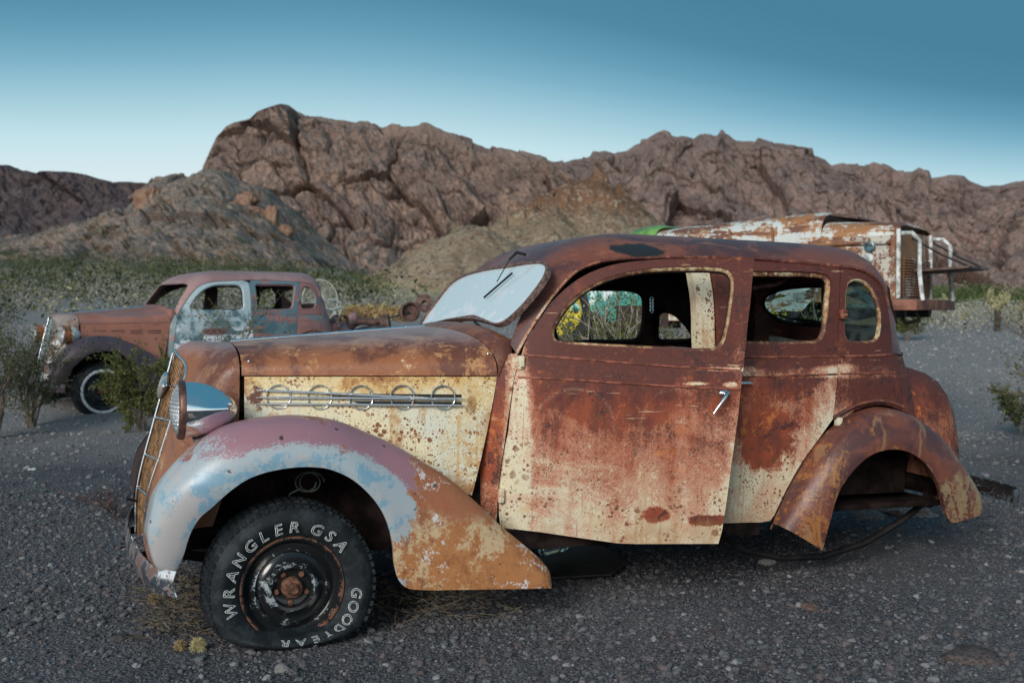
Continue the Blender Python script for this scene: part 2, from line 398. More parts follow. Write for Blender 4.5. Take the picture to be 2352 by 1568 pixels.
def fender_grid(crest, lip, ycr, ylip, yin, ns=90, nt=12, nin=5, drop=.05):
    """sections from the wheel-opening lip, round the shoulder, over the crest and in to the body"""
    C2 = resample(catmull(crest, 6), ns); L2 = resample(catmull(lip, 6), ns); rows = []
    for i in range(ns):
        u = i / (ns - 1)
        yc, yl, yi = ycr(u), ylip(u), yin(u)
        c = Ly(*C2[i], yc); l = Ly(*L2[i], yl); row = []
        inn = l.copy(); inn[1] += .022 * min(1, u / .04, (1 - u) / .05); inn2 = inn + (c - l) * .10; inn2[1] = inn[1]
        row.append(inn2 * .3 + inn * .7)       # rolled-in lip
        for k in range(nt + 1):
            t = (k / nt) * math.pi / 2; f = math.sin(t) ** .92
            p = l + (c - l) * f; p[1] = yc + (yl - yc) * math.cos(t) ** .8
            row.append(p)
        for k in range(1, nin + 1):
            q = k / nin; p = c.copy(); p[1] = yc + (yi - yc) * q; p[2] -= drop * q * q * (1 - u ** 6)
            row.append(p)
        rows.append(row)
    return np.array(rows)
def build_tyre(parent, M, R, W, mat, rim_r, flat=0.0, fcut=0.25, n=72, name='tyre', tread=None):
    """tyre round local Z (outer face +Z); flat squashes the part below -fcut along local -Y"""
    prof = [(-W*.30, rim_r), (-W*.44, rim_r+.012), (-W*.52, rim_r+.05), (-W*.54, (rim_r+R)*.52), (-W*.50, R-.035), (-W*.44, R-.012), (-W*.36, R-.002), (0, R), (W*.36, R-.002), (W*.44, R-.012), (W*.50, R-.035), (W*.535, (rim_r+R)*.53), (W*.54, (rim_r+R)*.50), (W*.50, rim_r+.055), (W*.46, rim_r+.018), (W*.42, rim_r+.008), (W*.40, rim_r+.012), (W*.36, rim_r), (W*.25, rim_r-.01)]
    bm = bmesh.new(); rings = lathe(bm, [(h, r) for h, r in prof], Matrix.Identity(4), n)
    # tread blocks: shallow grooves on the running surface
    for v in bm.verts:
        x, y, z = v.co; r = math.hypot(x, y)
        if flat and y < -fcut:
            dy = -fcut - y; ny = -fcut - dy * (1 - flat); bul = min(dy, .10) * .55
            v.co.y = ny; v.co.z = z + math.copysign(bul, z) * (1 if abs(z) > W * .2 else 0) * (1 - abs(r - rim_r) / max(R - rim_r, .01) * .35 if r > rim_r + .01 else 0)
    for v in bm.verts: v.co = M @ v.co
    o = bm_obj(name, bm, mat, parent, 50)
    # lugs round both shoulders
    bm = bmesh.new(); nl = 64
    for k in range(nl):
        a = 2 * math.pi * (k + .5) / nl
        for sgn in (-1, 1):
            for (zc, ll, rr) in ((.40, .022, R - .010), (.15, .03, R - .001)):
                c = Vector((rr * math.cos(a), rr * math.sin(a), sgn * W * zc))
                if flat and c.y < -fcut * .96: continue
                Rm = Matrix.Rotation(a, 3, 'Z')
                bm_box(bm, c, (.012, math.pi * R / nl * 1.25, W * (.14 if zc > .3 else .2)), Rm)
    for v in bm.verts: v.co = M @ v.co
    bm_obj('tread', bm, mat, o, None, kind=None)
    return o
# ------------------------------------------------------------------ the sedan: builder (used for both sedans)
Sn = S
def Smir(p, v): return S(p, v) * np.array([1, -1, 1])
def pv_line_x(x, z0, z1, n=12): return [xz(x, z) for z in np.linspace(z0, z1, n)]
BX = 1.975        # front edge of the rear door
GC = [(416,788),(400,811),(391,845),(358,960),(317,1125),(314,1226)]
GE = [(405,804),(411.5,816.6),(424,827.4),(430.4,841.8),(429.5,856),(424,875),(393,972.5),(368.6,1050),(344,1128),(331,1229)]
def mirrored(o, name=None, mat=None):
    """a mirrored copy of a part on the other side of the car"""
    me = o.data.copy(); n = len(me.vertices); co = np.empty(n * 3); me.vertices.foreach_get('co', co); co[1::3] *= -1; me.vertices.foreach_set('co', co); me.flip_normals()
    c = bpy.data.objects.new(name or o.name.split('.')[0], me); COL.objects.link(c); c.parent = o.parent
    if mat: me.materials.clear(); me.materials.append(mat)
    return c
def build_sedan(root, M, first):
    un = UN
    # -------- roof with windscreen pillars and the back panel down to the belt
    ws = [yz(y, z) for y, z in catmull([(-.02,1.552),(-.25,1.555),(-.44,1.548),(-.535,1.52),(-.565,1.46),(-.575,1.38),(-.595,1.28),(-.625,1.19)], 3)]
    drip = polyu(DRIP, un, 3)
    tail = polyu([(2039,705),(2046,755),(2049,795),(2050,812)], un, 3)
    p_belt = tail[-1]
    vb = p_belt[1]
    belt = [(p_belt[0] * (1 - k / 14) + .004 * (k / 14), vb + (z2v(1.125) - vb) * k / 14) for k in range(1, 15)]
    rw = [yz(-y, z, False) for y, z in catmull([(.01,1.30),(.36,1.303),(.50,1.32),(.56,1.39),(.54,1.47),(.44,1.515),(.01,1.53)], 4)]
    top = [(ph, VM - .0015) for ph in np.linspace(.004, math.pi - .004, 50)]
    out = [(math.pi - .004, ws[0][1])] + ws + drip + tail[1:] + belt + [(.004, rw[0][1])] + rw + [(.004, rw[-1][1] + .01)] + top
    near = panel('roof', out, [], Sn, M['roof'], root, .034, .010)
    far = panel('roof', out, [], Smir, M['roof'], root, .034, .010)
    # weld the halves into one roof
    bm = bmesh.new(); bm.from_mesh(near.data); bm.from_mesh(far.data); bmesh.ops.remove_doubles(bm, verts=bm.verts[:], dist=.003); bm.to_mesh(near.data); bm.free(); smooth_me(near.data, 40)
    bpy.data.objects.remove(far)
    # -------- quarter panel
    split = polyu(SPLIT, un, 2)
    i0 = min(range(len(drip)), key=lambda i: abs(drip[i][0] - split[0][0]))
    arch = polyu([(2090,951),(2045,933),(2009,930),(1966,941),(1930,963),(1916,957)], un, 2)
    lowrear = [(.004, z2v(1.12)), (.004, z2v(.60)), (.25, z2v(.60)), (arch[0][0] - .03, z2v(.62))]
    belt2 = [(b[0], b[1] - .008) for b in belt]
    out = drip[i0 + 1:] + tail[1:] + belt2 + lowrear + arch + split[::-1][1:]
    out = [(a, b - .004) if i < len(drip) - i0 - 1 else (a, b) for i, (a, b) in enumerate(out)]
    qw = loopz(QWIN, un, 2)
    panel('quarter_panel', out, [qw], Sn, M['side'], root, .03, .014)
    far_q = [solve_far for solve_far in loopz([(1505,722),(1518,712),(1540,716),(1562,734),(1580,757),(1588,772),(1586,778),(1572,781),(1520,782),(1507,780),(1502,768),(1504,742)], UF, 2)] if first else qw
    # -------- rear door with its window opening
    fr = pv_line_x(BX, .37, 1.56, 14)
    dr = [d for d in drip if xz(BX, 1.56)[0] > d[0] > split[0][0] + .006]
    low = polyu([(1914,960),(1880,1008),(1843,1059),(1806,1124),(1786,1166),(1769,1195),(1720,1199)], un, 2)
    g = .004
    out = fr + [(a, b - .006) for a, b in dr] + [(a + g, b) for a, b in split] + low
    wl = [xz(BX + .075, z) for z in (1.235, 1.30, 1.45, 1.535)]
    rwn = [un(*p) for p in catmull(RWIN_R, 2)]
    hole = wl + [xz(BX + .10, 1.556)] + rwn + [xz(BX + .10, 1.212)]
    d = panel('rear_door', out, [hole], Sn, M['door'], root, .03, .03)
    tube('belt_moulding', offset_pts([un(*p) for p in catmull([(1690,820),(1800,819.5),(1922,818)], 6)], Sn, .001), .005, M['beltm'], d, 6)
    tube('belt_moulding', offset_pts([un(*p) for p in catmull([(1690,866),(1800,863),(1922,859)], 6)], Sn, .001), .005, M['beltm'], d, 6)
    # mouldings of the quarter panel, gutter over the doors
    tube('belt_moulding', offset_pts([un(*p) for p in catmull([(1930,818),(1990,817),(2045,814)], 6)], Sn, .001), .006, M['beltm'], root, 6)
    tube('belt_moulding', offset_pts([un(*p) for p in catmull([(1930,858),(1990,857),(2050,855)], 6)], Sn, .001), .005, M['beltm'], root, 6)
    tube('drip_rail', offset_pts(drip, Sn, .004), .0085, M['drip'], root, 6)
    tube('drip_rail', [p * np.array([1, -1, 1]) for p in offset_pts(drip, Sn, .004)], .0085, M['drip'], root, 6)
    # window reveals: a rolled inner frame round each opening
    def reveal(name, loop, Sf, depth, rad, mat, parent):
        tube(name, offset_pts(loop, Sf, -depth), rad, mat, parent, 6, True)
    reveal('window_reveal', hole, Sn, .028, .016, M['reveal'], d)
    reveal('window_reveal', qw, Sn, .012, .013, M['reveal'], root)
    # -------- door post and sill
    po = [xz(1.875, z) for z in np.linspace(.40, 1.575, 10)] + [xz(BX - .004, z) for z in np.linspace(1.575, .40, 10)]
    inset = lambda p, v: S(p, v) * np.array([1, .955, 1])
    panel('door_post', po, [], inset, M['post'], root, .03, .05)
    # -------- far side in one sheet with its openings
    fo = [xz(.99, z) for z in np.linspace(.40, 1.15, 8)] + [(a, b - .003) for a, b in drip] + tail[1:] + belt2 + [(.004, z2v(1.12)), (.004, z2v(.60)), (arch[0][0] - .03, z2v(.62))] + arch[:-1] + [un(*p) for p in catmull([(1880,1008),(1843,1059),(1806,1124),(1769,1195)], 2)]
    if first:
        far_r = loopz([(1300,672),(1330,662),(1400,660),(1452,664),(1470,676),(1474,700),(1472,745),(1462,775),(1445,782),(1350,783),(1275,783),(1272,720)], UF, 2)
        far_f = [xz(x, z) for x, z in catmull([(1.14,1.19),(1.5,1.185),(1.63,1.20),(1.655,1.30),(1.655,1.46),(1.60,1.525),(1.40,1.50),(1.24,1.38)], 2, True)]
        fholes = [far_f, far_r, far_q]
    else:
        far_f = [xz(x, z) for x, z in catmull([(1.14,1.22),(1.5,1.20),(1.86,1.21),(1.875,1.30),(1.875,1.50),(1.82,1.54),(1.55,1.53),(1.24,1.38)], 2, True)]
        fholes = [far_f, hole, qw]
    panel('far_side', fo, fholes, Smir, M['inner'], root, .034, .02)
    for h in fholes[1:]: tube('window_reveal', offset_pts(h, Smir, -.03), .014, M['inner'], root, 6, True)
    # -------- cowl side and top
    co = polyu([(1187,811.5),(1192,826),(1184,856),(1170,941),(1157,1031),(1145,1109),(1140,1205)], un, 2) + polyu([(1100,1200),(1086,1145),(1109,1040),(1126,941),(1139,862),(1137,835),(1152,812)], un, 2)
    panel('cowl_side', co, [], Sn, M['cowl'], root, .03, .012)
    rows = []
    for k in range(25):
        tau = k / 24 * math.pi; a = hood_sec(hood_rear_x(tau) + .006, tau); a[2] -= .004
        yy = -math.cos(tau); b = np.array([.955 + .0 * yy, .635 * yy * (1 if abs(yy) < .9 else 1), 1.20 + .062 * (1 - abs(yy) ** 2.4)])
        if abs(yy) > .97: b[2] = 1.15
        rows.append([a + (b - a) * q + np.array([0, 0, .018 * math.sin(q * math.pi)]) for q in np.linspace(0, 1.1, 9)])
    solid_grid('cowl_top', rows, M['cowltop'], root, .006)
    # -------- hood: top skin and the near/far side panels
    P = [[hood_sec(-.160 + (hood_rear_x(tau) + .160) * i / 40, tau) for tau in np.linspace(0, math.pi, 41)] for i in range(41)]
    solid_grid('hood_top', P, M['hoodtop'], root, .005)
    tube('hood_hinge', [hood_sec(x, math.pi / 2) + np.array([0, 0, .003]) for x in np.linspace(-.155, .76, 12)], .0075, M['chrome'], root, 8)
    def hood_side_pt(x, q):      # q 0 top .. 1 bottom
        z = hood_zs(x) - .004 - q * (.26 + .27 * min(1, max(0, (x - .05) / .8))); return np.array([x, -hood_hw(x) - .006 - .03 * q, z])
    rl = [(1.0, 862), (.0, 0)]
    def rear_at(q): return .883 - .105 * q ** 1.15
    P = [[hood_side_pt(-.150 + (rear_at(q) + .150) * i / 30, q) for q in np.linspace(0, 1, 24)] for i in range(31)]
    for s_ in (-1, 1):
        q = [np.array([x, s_ * (hood_hw(x) - .035), z]) for x, z in ((-.15, .30), (.84, .30), (.84, .70), (.35, .80), (-.15, .82))]; mesh('inner_apron', q + [p + np.array([0, -.012 * s_, 0]) for p in q], [(0,1,2,3,4),(9,8,7,6,5)] + [(i, i + 5, (i + 1) % 5 + 5, (i + 1) % 5) for i in range(5)], M['under'], root, None)
    hsd = solid_grid('hood_side', P, M['hoodside'], root, -.005)
    mirrored(hsd)
    # -------- radiator shell: lofted from the grille edge back to the hood
    ge = resample(catmull(GE, 5), 40); ye = np.interp(np.linspace(0, 1, 40), [0, .12, .3, 1], [-.03, -.13, -.185, -.13])
    E_ = [Ly(*ge[i], ye[i]) for i in range(40)]
    E_[0] = np.array([E_[0][0], 0.0, E_[0][2]])
    rows = []
    for i in range(40):
        q = i / 39; h = None
        if q < .42: h = hood_sec(-.168, math.pi / 2 * (1 - q / .42))
        else:
            zz = hood_zs(-.168) + (.42 - hood_zs(-.168)) * ((q - .42) / .58); h = np.array([-.168 - .10 * max(0, (q - .6) / .4) ** 1.5, -hood_hw(-.168) - .01 * (q - .42), zz])
        e = E_[i]; c1 = e + np.array([.05, (h[1] - e[1]) * .55, .012 + .05 * max(0, 1 - q / .15)]); c2 = np.array([e[0] * .45 + h[0] * .55, h[1] * .985 + .0, h[2] * .97 + e[2] * .03])
        if q < .2: c2[2] = max(c2[2], h[2] - .004)
        rows.append([(1-t)**3*e + 3*(1-t)**2*t*c1 + 3*(1-t)*t*t*c2 + t**3*h for t in np.linspace(0, 1, 16)])
    sh = solid_grid('radiator_shell', rows, M['shell'], root, .006)
    mirrored(sh)
    # centre line and bars of the grille
    gc = resample(catmull(GC[1:], 5), 40); C_ = [Ly(*p, 0.0) for p in gc]
    Eb = E_[3:]
    Eg = resample([np.array(p) for p in E_[4:]], 40); Cg = resample([np.array(p) for p in C_], 40)
    gr = link('grille', grille_mesh(Cg, Eg, -1), M['grilleback'], root)
    for sgn in (-1, 1):
        Ee = Eg * np.array([1, 1 if sgn < 0 else -1, 1])
        for b in range(0, 11):
            f = (b + .5) / 11.2
            tube('grille_bar', [Cg[i] * (1 - f) + Ee[i] * f + np.array([.004, 0, 0]) for i in range(0, 40, 3)] + [Cg[39] * (1 - f) + Ee[39] * f + np.array([.004, 0, 0])], .0034, M['grillebar'], gr, 5)
        for (pa, pb) in (((372, 884), (394, 885)), ((359, 960), (392, 967)), ((337, 1042), (368, 1050)), ((317, 1121), (344, 1130))):
            a = Ly(*pa, 0.0); zi = a[2]; i = int(np.argmin(np.abs(Cg[:, 2] - zi))); j = int(np.argmin(np.abs(Eg[:, 2] - (zi - .0))))
            tube('grille_crossbar', [Cg[i] + np.array([-.006, 0, 0]), Ee[j] + np.array([-.006, 0, 0])], .0045, M['chrome'] if first else M['grillebar'], gr, 6)
        tube('grille_trim', [p * np.array([1, 1 if sgn < 0 else -1, 1]) + np.array([-.004, 0, 0]) for p in E_], [.0062] * 40, M['chrome'] if first else M['shell'], root, 8)
    tube('grille_centre', [p + np.array([-.005, 0, 0]) for p in C_], .005, M['trim2'], gr, 8)
    # -------- fenders
    fy = lambda u: float(np.interp(u, [0, .06, .2, .55, .75, 1], [-.755, -.755, -.70, -.73, -.79, -.82]))
    fl = lambda u: float(np.interp(u, [0, .05, .2, .5, 1], [-.765, -.80, -.875, -.90, -.90]))
    fi = lambda u: float(np.interp(u, [0, .05, .15, .5, .75, 1], [-.70, -.50, -.42, -.52, -.68, -.72]))
    ff = solid_grid('front_fender', fender_grid(FENDER_F_CREST, FENDER_F_LIP, fy, fl, fi, 110, 14, 5, .06), M['ffender'], root, -.006, sm=60)
    mirrored(ff, None, M['inner'] if first else None)
    ry = lambda u: float(np.interp(u, [0, .5, .62, .8, 1], [-.725, -.735, -.75, -.79, -.82]))
    rl_ = lambda u: float(np.interp(u, [0, .1, .5, 1], [-.84, -.87, -.88, -.86]))
    ri = lambda u: float(np.interp(u, [0, .5, .62, .8, 1], [-.70, -.71, -.62, -.50, -.48]))
    rf = solid_grid('rear_fender', fender_grid(FENDER_R_CREST, FENDER_R_LIP, ry, rl_, ri, 90, 14, 4, .03), M['rfender'], root, -.006, sm=60)
    mirrored(rf, None, M['inner'] if first else None)
    # bead between body and rear fender
    tube('fender_bead', [Ly(p[0], p[1] - 7, -.742) for p in resample(catmull([(1916,966),(1966,938),(2009,928),(2045,931),(2075,942)], 6), 30)], .010, M['rfender'], root, 6)
    # -------- headlights
    for side in ((-1,) if first else (-1, 1)):
        M4 = Matrix.Translation((-.405, .60 * side, .917)) @ Matrix.Rotation(math.radians(90), 4, 'Y')
        hl = bmesh.new(); lathe(hl, [(.0, .103), (.004, .110), (.05, .1085), (.10, .097), (.14, .079), (.175, .055), (.195, .034), (.203, .018), (.206, .002)], M4, 48)
        hb = bm_obj('headlight', hl, M['lamp'], root, 60)
        bm = bmesh.new(); lathe(bm, [(.004, .112), (.002, .117), (-.012, .118), (-.022, .113), (-.024, .104), (-.010, .100)], M4, 48); bm_obj('bezel', bm, M['bezel'], hb, 60)
        bm = bmesh.new(); lathe(bm, [(-.020, .104), (-.030, .09), (-.042, .065), (-.050, .035), (-.053, .003)], M4, 48); bm_obj('lens', bm, M['lens'], hb, 60)
        bm = bmesh.new(); lathe(bm, [(-.004, .101), (.06, .07), (.085, .03), (.09, .002)], M4, 32); bm_obj('reflector', bm, M['reflector'], hb, 60)
        st_ = [np.array([-.33, .60 * side, .82]), np.array([-.31, .585 * side, .78]), np.array([-.29, .57 * side, .72])]
        tube('bracket', st_, [.045, .05, .075], M['lampstand'], hb, 10)
    # -------- front bumper
    pts = catmull([(-.44, -.815), (-.50, -.74), (-.545, -.5), (-.572, -.15), (-.575, .15), (-.56, .5), (-.515, .74), (-.45, .815)], 6)
    rows = [[np.array([p[0] - .012 * math.sin(t * math.pi), p[1], .232 + .098 * t]) for t in np.linspace(0, 1, 7)] for p in pts]
    bp = solid_grid('front_bumper', rows, M['bumper'], root, -.007, sm=60)
    for s in (-1, 1): tube('bumper_iron', [(-.56, .28 * s, .28), (-.45, .29 * s, .30), (-.20, .30 * s, .33)], .017, M['under'], bp, 6)
    # -------- trunk
    rows = []
    for z, xr, W in ((.48, 3.80, .50), (.62, 3.80, .52), (.74, 3.775, .52), (.85, 3.745, .51), (.93, 3.71, .49), (1.0, 3.655, .46), (1.045, 3.59, .41), (1.075, 3.50, .33), (1.09, 3.38, .2), (1.092, 3.30, .02)):
        row = []
        for k in range(25):
            a = -math.pi / 2 + math.pi * k / 24; c, s = math.cos(a), math.sin(a); r = (abs(c)**3 + abs(s)**3) ** (-1/3.)
            row.append(np.array([3.25 + (xr - 3.25) * c * r, W * s * r, z]))
        rows.append(row)
    solid_grid('trunk', rows, M['trunk'], root, .006, sm=60)
    # -------- underside: floor, rails, firewall, wheel houses
    box('floor_pan', (2.1, 0, .40), (2.5, 1.30, .03), M['under'], root)
    for s in (-1, 1):
        tube('frame_rail', [(-.42, .33 * s, .40), (.2, .34 * s, .36), (.9, .48 * s, .33), (2.0, .55 * s, .33), (2.45, .53 * s, .40), (2.85, .50 * s, .52), (3.25, .50 * s, .50), (3.6, .48 * s, .42)], .05, M['under'], root, 6)
        box('sill', (1.55, .665 * s, .345), (1.35, .06, .09), M['under'], root, bev=.01)
    box('firewall', (.86, 0, .76), (.02, 1.22, .74), M['under'], root)
    box('wheel_house', (2.82, -.57, .68), (.72, .02, .46), M['under'], root)
    box('wheel_house', (2.82, .57, .68), (.72, .02, .46), M['under'], root)
    box('crossmember', (-.30, 0, .37), (.10, .70, .07), M['under'], root, bev=.01)
    tube('front_axle', [(0, -.66, .20), (0, -.5, .21), (0, 0, .22), (0, .5, .21), (0, .66, .20)], .032, M['under'], root, 8)
    box('trunk_floor', (3.30, 0, .46), (.80, .95, .03), M['under'], root)
def grille_mesh(Cg, Eg, sgn):
    V = []; Fc = []
    for i in range(len(Cg)):
        for f in (-1, -.5, 0, .5, 1):
            e = Eg[i] * np.array([1, -1 if f > 0 else 1, 1]); p = Cg[i] * (1 - abs(f)) + e * abs(f); V.append(p + np.array([.018, 0, 0]))
    n = len(Cg)
    Fc = grid_faces(n, 5)
    me = bpy.data.meshes.new('grille'); me.from_pydata([tuple(v) for v in V], [], Fc); me.update(); return me
# ------------------------------------------------------------------ materials of the vehicles
def rust_base(v, Z, tone=1.0, orange=.5, dark=.5):
    """layered rust: maroon scale, red-brown, orange bloom, dark scabs and fine pitting"""
    n1 = noi(v, 1.9, 7, .66, .8); n2 = noi(v, 5.5, 8, .72, .6); n3 = noi(v, 30, 5, .75); st = noi(vmap(v, (15, 6, 1.3)), 1.0, 5, .65, .3)
    up = ss(Z, .86, 1.16)
    c = mixc((.105*tone, .027*tone, .020*tone), (.31*tone, .066*tone, .028*tone), ss(n1 + (st - .5) * .4 + (n3 - .5) * .25 - up * .38, .24, .70))
    c = mixc(c, (.54*tone, .165*tone, .040*tone), ss(n2 + (n3 - .5) * .45 + (n1 - .5) * .4 - up * .16, .74 - .16 * orange, .88 - .16 * orange) * .85)
    c = mixc(c, (.62*tone, .34*tone, .14*tone), ss(noi(v, 9, 7, .75, .5) + (n3 - .5) * .4 - up * .1, .84, .92) * .7 * orange)
    c = mixc(c, (.052*tone, .020*tone, .021*tone), ss(noi(v, 8, 7, .74, .5) + (n3 - .5) * .35, .70 - .12 * dark, .78 - .12 * dark) * .85)
    return c, n1, n2, n3, st
CREAM = (.74, .635, .41); PINK = (.62, .32, .215)
def dots(v, scale, r, seed=0.0):
    vv = vmap(v, (1, 1, 1), (seed, seed * 1.7, seed * .6)); d = vor(vv, scale); k = noi(vv, scale * .35, 2, .5); k2 = noi(vv, scale * 1.6, 4, .7)
    return ss(d - (k - .5) * .5 + (k2 - .5) * .42, r + .03, r - .03)
def m_body(name, thr, amp=.5, soft=.18, patches=(), rustspots=(), tone=1.0, streak=.25, x_edge=None, scratches=True, stains=()):
    """old cream paint below, rust eating down from above: thr(X, Z) > 0 where paint survives"""
    m, p = material(name); v, X, Y, Z = coords(); c, n1, n2, n3, st = rust_base(v, Z, tone, .7, .55)
    fine = noi(v, 95, 3, .7); mid = noi(v, 3.2, 9, .74, .7); sm = noi(v, 13, 8, .78, .4); h = thr(X, Z) + (mid - .5) * amp * .72 + (st - .5) * streak + (fine - .5) * .42 + (sm - .5) * .42 + (noi(v, 180, 2, .6) - .5) * .25
    for (cc, rr) in patches: h = h + spot(v, cc, rr, .5, sm, 1.6) * .6
    for (cc, rr) in rustspots: h = h - spot(v, cc, rr, .35, sm, 1.1) * 1.0
    paint = mixc(CREAM, (.66, .645, .52), noi(v, 2.4, 4)); paint = mixc(paint, (.63, .43, .22), ss(noi(v, 6, 7, .74) + (fine - .5) * .3, .56, .80) * .65); paint = mixc(paint, (.60, .33, .22), ss(noi(v, 3.4, 8, .76, .5) + (fine - .5) * .35, .50, .78) * .70)
    pk = mixc(PINK, (.44, .15, .075), ss(sm + (fine - .5) * .7, .35, .65))
    c = mixc(c, pk, ss(h, -soft * 1.7, soft * .1)); c = mixc(c, paint, ss(h, -.06, soft * 1.5))
    d = mx(dots(v, 46, .19), mx(dots(v, 21, .15, 3.1), dots(v, 95, .2, 7.0) * .8)) * ss(noi(v, 2.8, 5, .65), .34, .60)
    c = mixc(c, mixc((.24, .075, .03), (.10, .028, .018), n2), d * .92)
    if scratches:
        sv = noi(vmap(v, (4, 4, 70), (0, 0, 0), (0, .30, 0)), 1.0, 4, .6); c = mixc(c, (.66, .46, .28), ss(sv + (mid - .5) * .4, .84, .90) * .7); sv2 = noi(vmap(v, (60, 20, 2.2)), 1.0, 4, .6); c = mixc(c, (.30, .11, .055), ss(sv2, .74, .86) * ss(h, -.1, .2) * .6)
    dz = noi(vmap(v, (22, 8, .9)), 1.0, 5, .65, .2); c = mixc(c, (.45, .22, .09), ss(dz + (sm - .5) * .5, .60, .80) * ss(h, -.02, .2) * .55); c = mixc(c, (.38, .17, .06), ss(Z + (sm - .5) * .16, .46, .38) * ss(mid, .3, .6) * .5)
    for (cc, rr, w_) in stains:     # ghost rings and bars of removed lettering: paint worn pale
        q = spot(v, cc, rr, .05) - spot(v, cc, tuple(k * (1 - w_) for k in rr), .05); c = mixc(c, (.60, .38, .25), q * ss(fine + (mid - .5) * .8, .35, .7) * .30)
    finish(p, c, ss(h, -.1, .2, .68, .45), 0.0, ss(h, -.08, .08) * .5 + fine * .3 + n3 * .35 + sm * .25, .45, .006, .45); return m
def car1_mats():
    M = {}
    # roof: brown rust with a purple cast, a black patch above the front door
    m, p = material('roof_rust'); v, X, Y, Z = coords(); n = noi(v, 3, 6, .65, .5); f = noi(v, 60, 4, .7); g = noi(vmap(v, (2, 2, 9), (0, 0, 0), (0, .3, 0)), 2, 6, .6, 1.5)
    c = mixc((.085, .035, .034), (.19, .062, .04), ss(n + (f - .5) * .2, .35, .66)); c = mixc(c, (.36, .14, .07), ss(g + (f - .5) * .2, .60, .78) * .5)
    c = mixc(c, (.20, .15, .15), ss(noi(v, 1.6, 5, .6), .5, .75) * .35)
    c = mixc(c, (.022, .02, .02), spot(v, (1.60, -.56, 1.628), (.125, .30, .036), .12, noi(v, 7, 5, .7), .9)); c = mixc(c, (.30, .10, .05), (spot(v, (1.63, -.56, 1.63), (.20, .3, .055), .2, noi(v, 7, 5), 1.2) - spot(v, (1.60, -.56, 1.628), (.13, .30, .038), .15, noi(v, 7, 5, .7), .9)) * .45)
    finish(p, c, .42, 0, n * .5 + f * .5, .3, .004, .5); M['roof'] = m
    M['side'] = m_body('quarter_paint', lambda X, Z: (Z - 1.0) * -.5 - .50 + ss(X, 2.84, 2.66) * .38 + ss(Z, 1.035, 1.055) * ss(Z, 1.125, 1.10) * .26 + ss(Z, .92, .86) * .14, 1.0, .16)
    M['door'] = m_body('rear_door_paint', lambda X, Z: (.74 - Z) * 1.15 + ss(X, 2.40, 2.62) * .40 + ss(Z, 1.04, 1.06) * ss(Z, 1.115, 1.09) * .34 - ss(Z, 1.0, 1.25) * .35 - .03, 1.0, .17, rustspots=(((2.22, -.73, .76), (.13, .3, .13)),))
    M['fdoor'] = m_body('front_door_paint', lambda X, Z: (.665 - Z) * 1.15 + ss(X, 1.045, .985) * .55 + ss(X, 1.80, 1.93) * .26 - .03 + ss(Z, 1.3, 1.35) * -1.0, 1.0, .20,
        patches=(((1.72, -.95, 1.035), (.05, .3, .008)), ((1.86, -.95, 1.033), (.03, .3, .010)), ((1.84, -.95, 1.10), (.13, .3, .008))), rustspots=(((1.555, -.85, .46), (.055, .3, .030)), ((1.80, -.9, .435), (.10, .3, .022)), ((1.35, -.8, .98), (.2, .3, .12))),
        stains=(((1.20, -.75, .86), (.17, .4, .15), .07), ((1.20, -.75, .58), (.155, .4, .17), .07), ((1.62, -.85, .80), (.16, .4, .22), .05), ((1.85, -.9, .60), (.09, .4, .28), .08)))
    M['cowl'] = m_body('cowl_paint', lambda X, Z: ss(X, .88, .94) * .50 + (.62 - Z) * .5 - .24, .8, .13)
    # hood side: cream with rust specks, orange at the top edge and round the trim
    m, p = material('hood_side_paint'); v, X, Y, Z = coords(); f = noi(v, 70, 4, .75); mid = noi(v, 5, 6, .68, .6)
    c = mixc((.76, .68, .45), (.64, .655, .54), ss(noi(v, 2.5, 5), .35, .75)); o = ss(Z + (mid - .5) * .26 + (f - .5) * .08, .93, 1.05)
    c = mixc(c, (.66, .42, .13), o * .85); c = mixc(c, (.36, .13, .04), ss(Z + (mid - .5) * .22 + (f - .5) * .08, 1.03, 1.07) * .8)
    c = mixc(c, (.44, .22, .07), ss(mid + (f - .5) * .35, .66, .80) * .75)
    dd = mx(dots(v, 60, .23), mx(dots(v, 30, .16, 2.0), dots(v, 120, .24, 6.0) * .8)) * ss(noi(v, 3, 5, .65) + ss(Z, .95, .70) * .25, .34, .62); c = mixc(c, (.22, .075, .02), dd)
    c = mixc(c, (.12, .035, .022), spot(v, (-.105, -.45, .955), (.026, .2, .045), .25, noi(v, 22, 6, .75), 2.2)); c = mixc(c, (.12, .035, .022), spot(v, (.775, -.65, .945), (.022, .2, .045), .25, noi(v, 22, 6, .75), 2.2))
    ed = mx(mx(ss(X, .80, .86), ss(X, -.12, -.15)), ss(Z, .66, .58)); c = mixc(c, (.33, .12, .035), ed * ss(mid + (f - .5) * .3, .38, .58) * .9)
    st = noi(vmap(v, (24, 6, 1.3)), 1, 3, .6); c = mixc(c, (.50, .28, .10), ss(st + (mid - .5) * .3, .58, .80) * ss(Z, .95, .86) * .6); c = mixc(c, (.60, .40, .15), ss(noi(v, 2.2, 8, .76, .6) + (f - .5) * .3, .56, .78) * .6)
    finish(p, c, .5, 0, f * .6 + mid * .6, .3, .004); M['hoodside'] = m
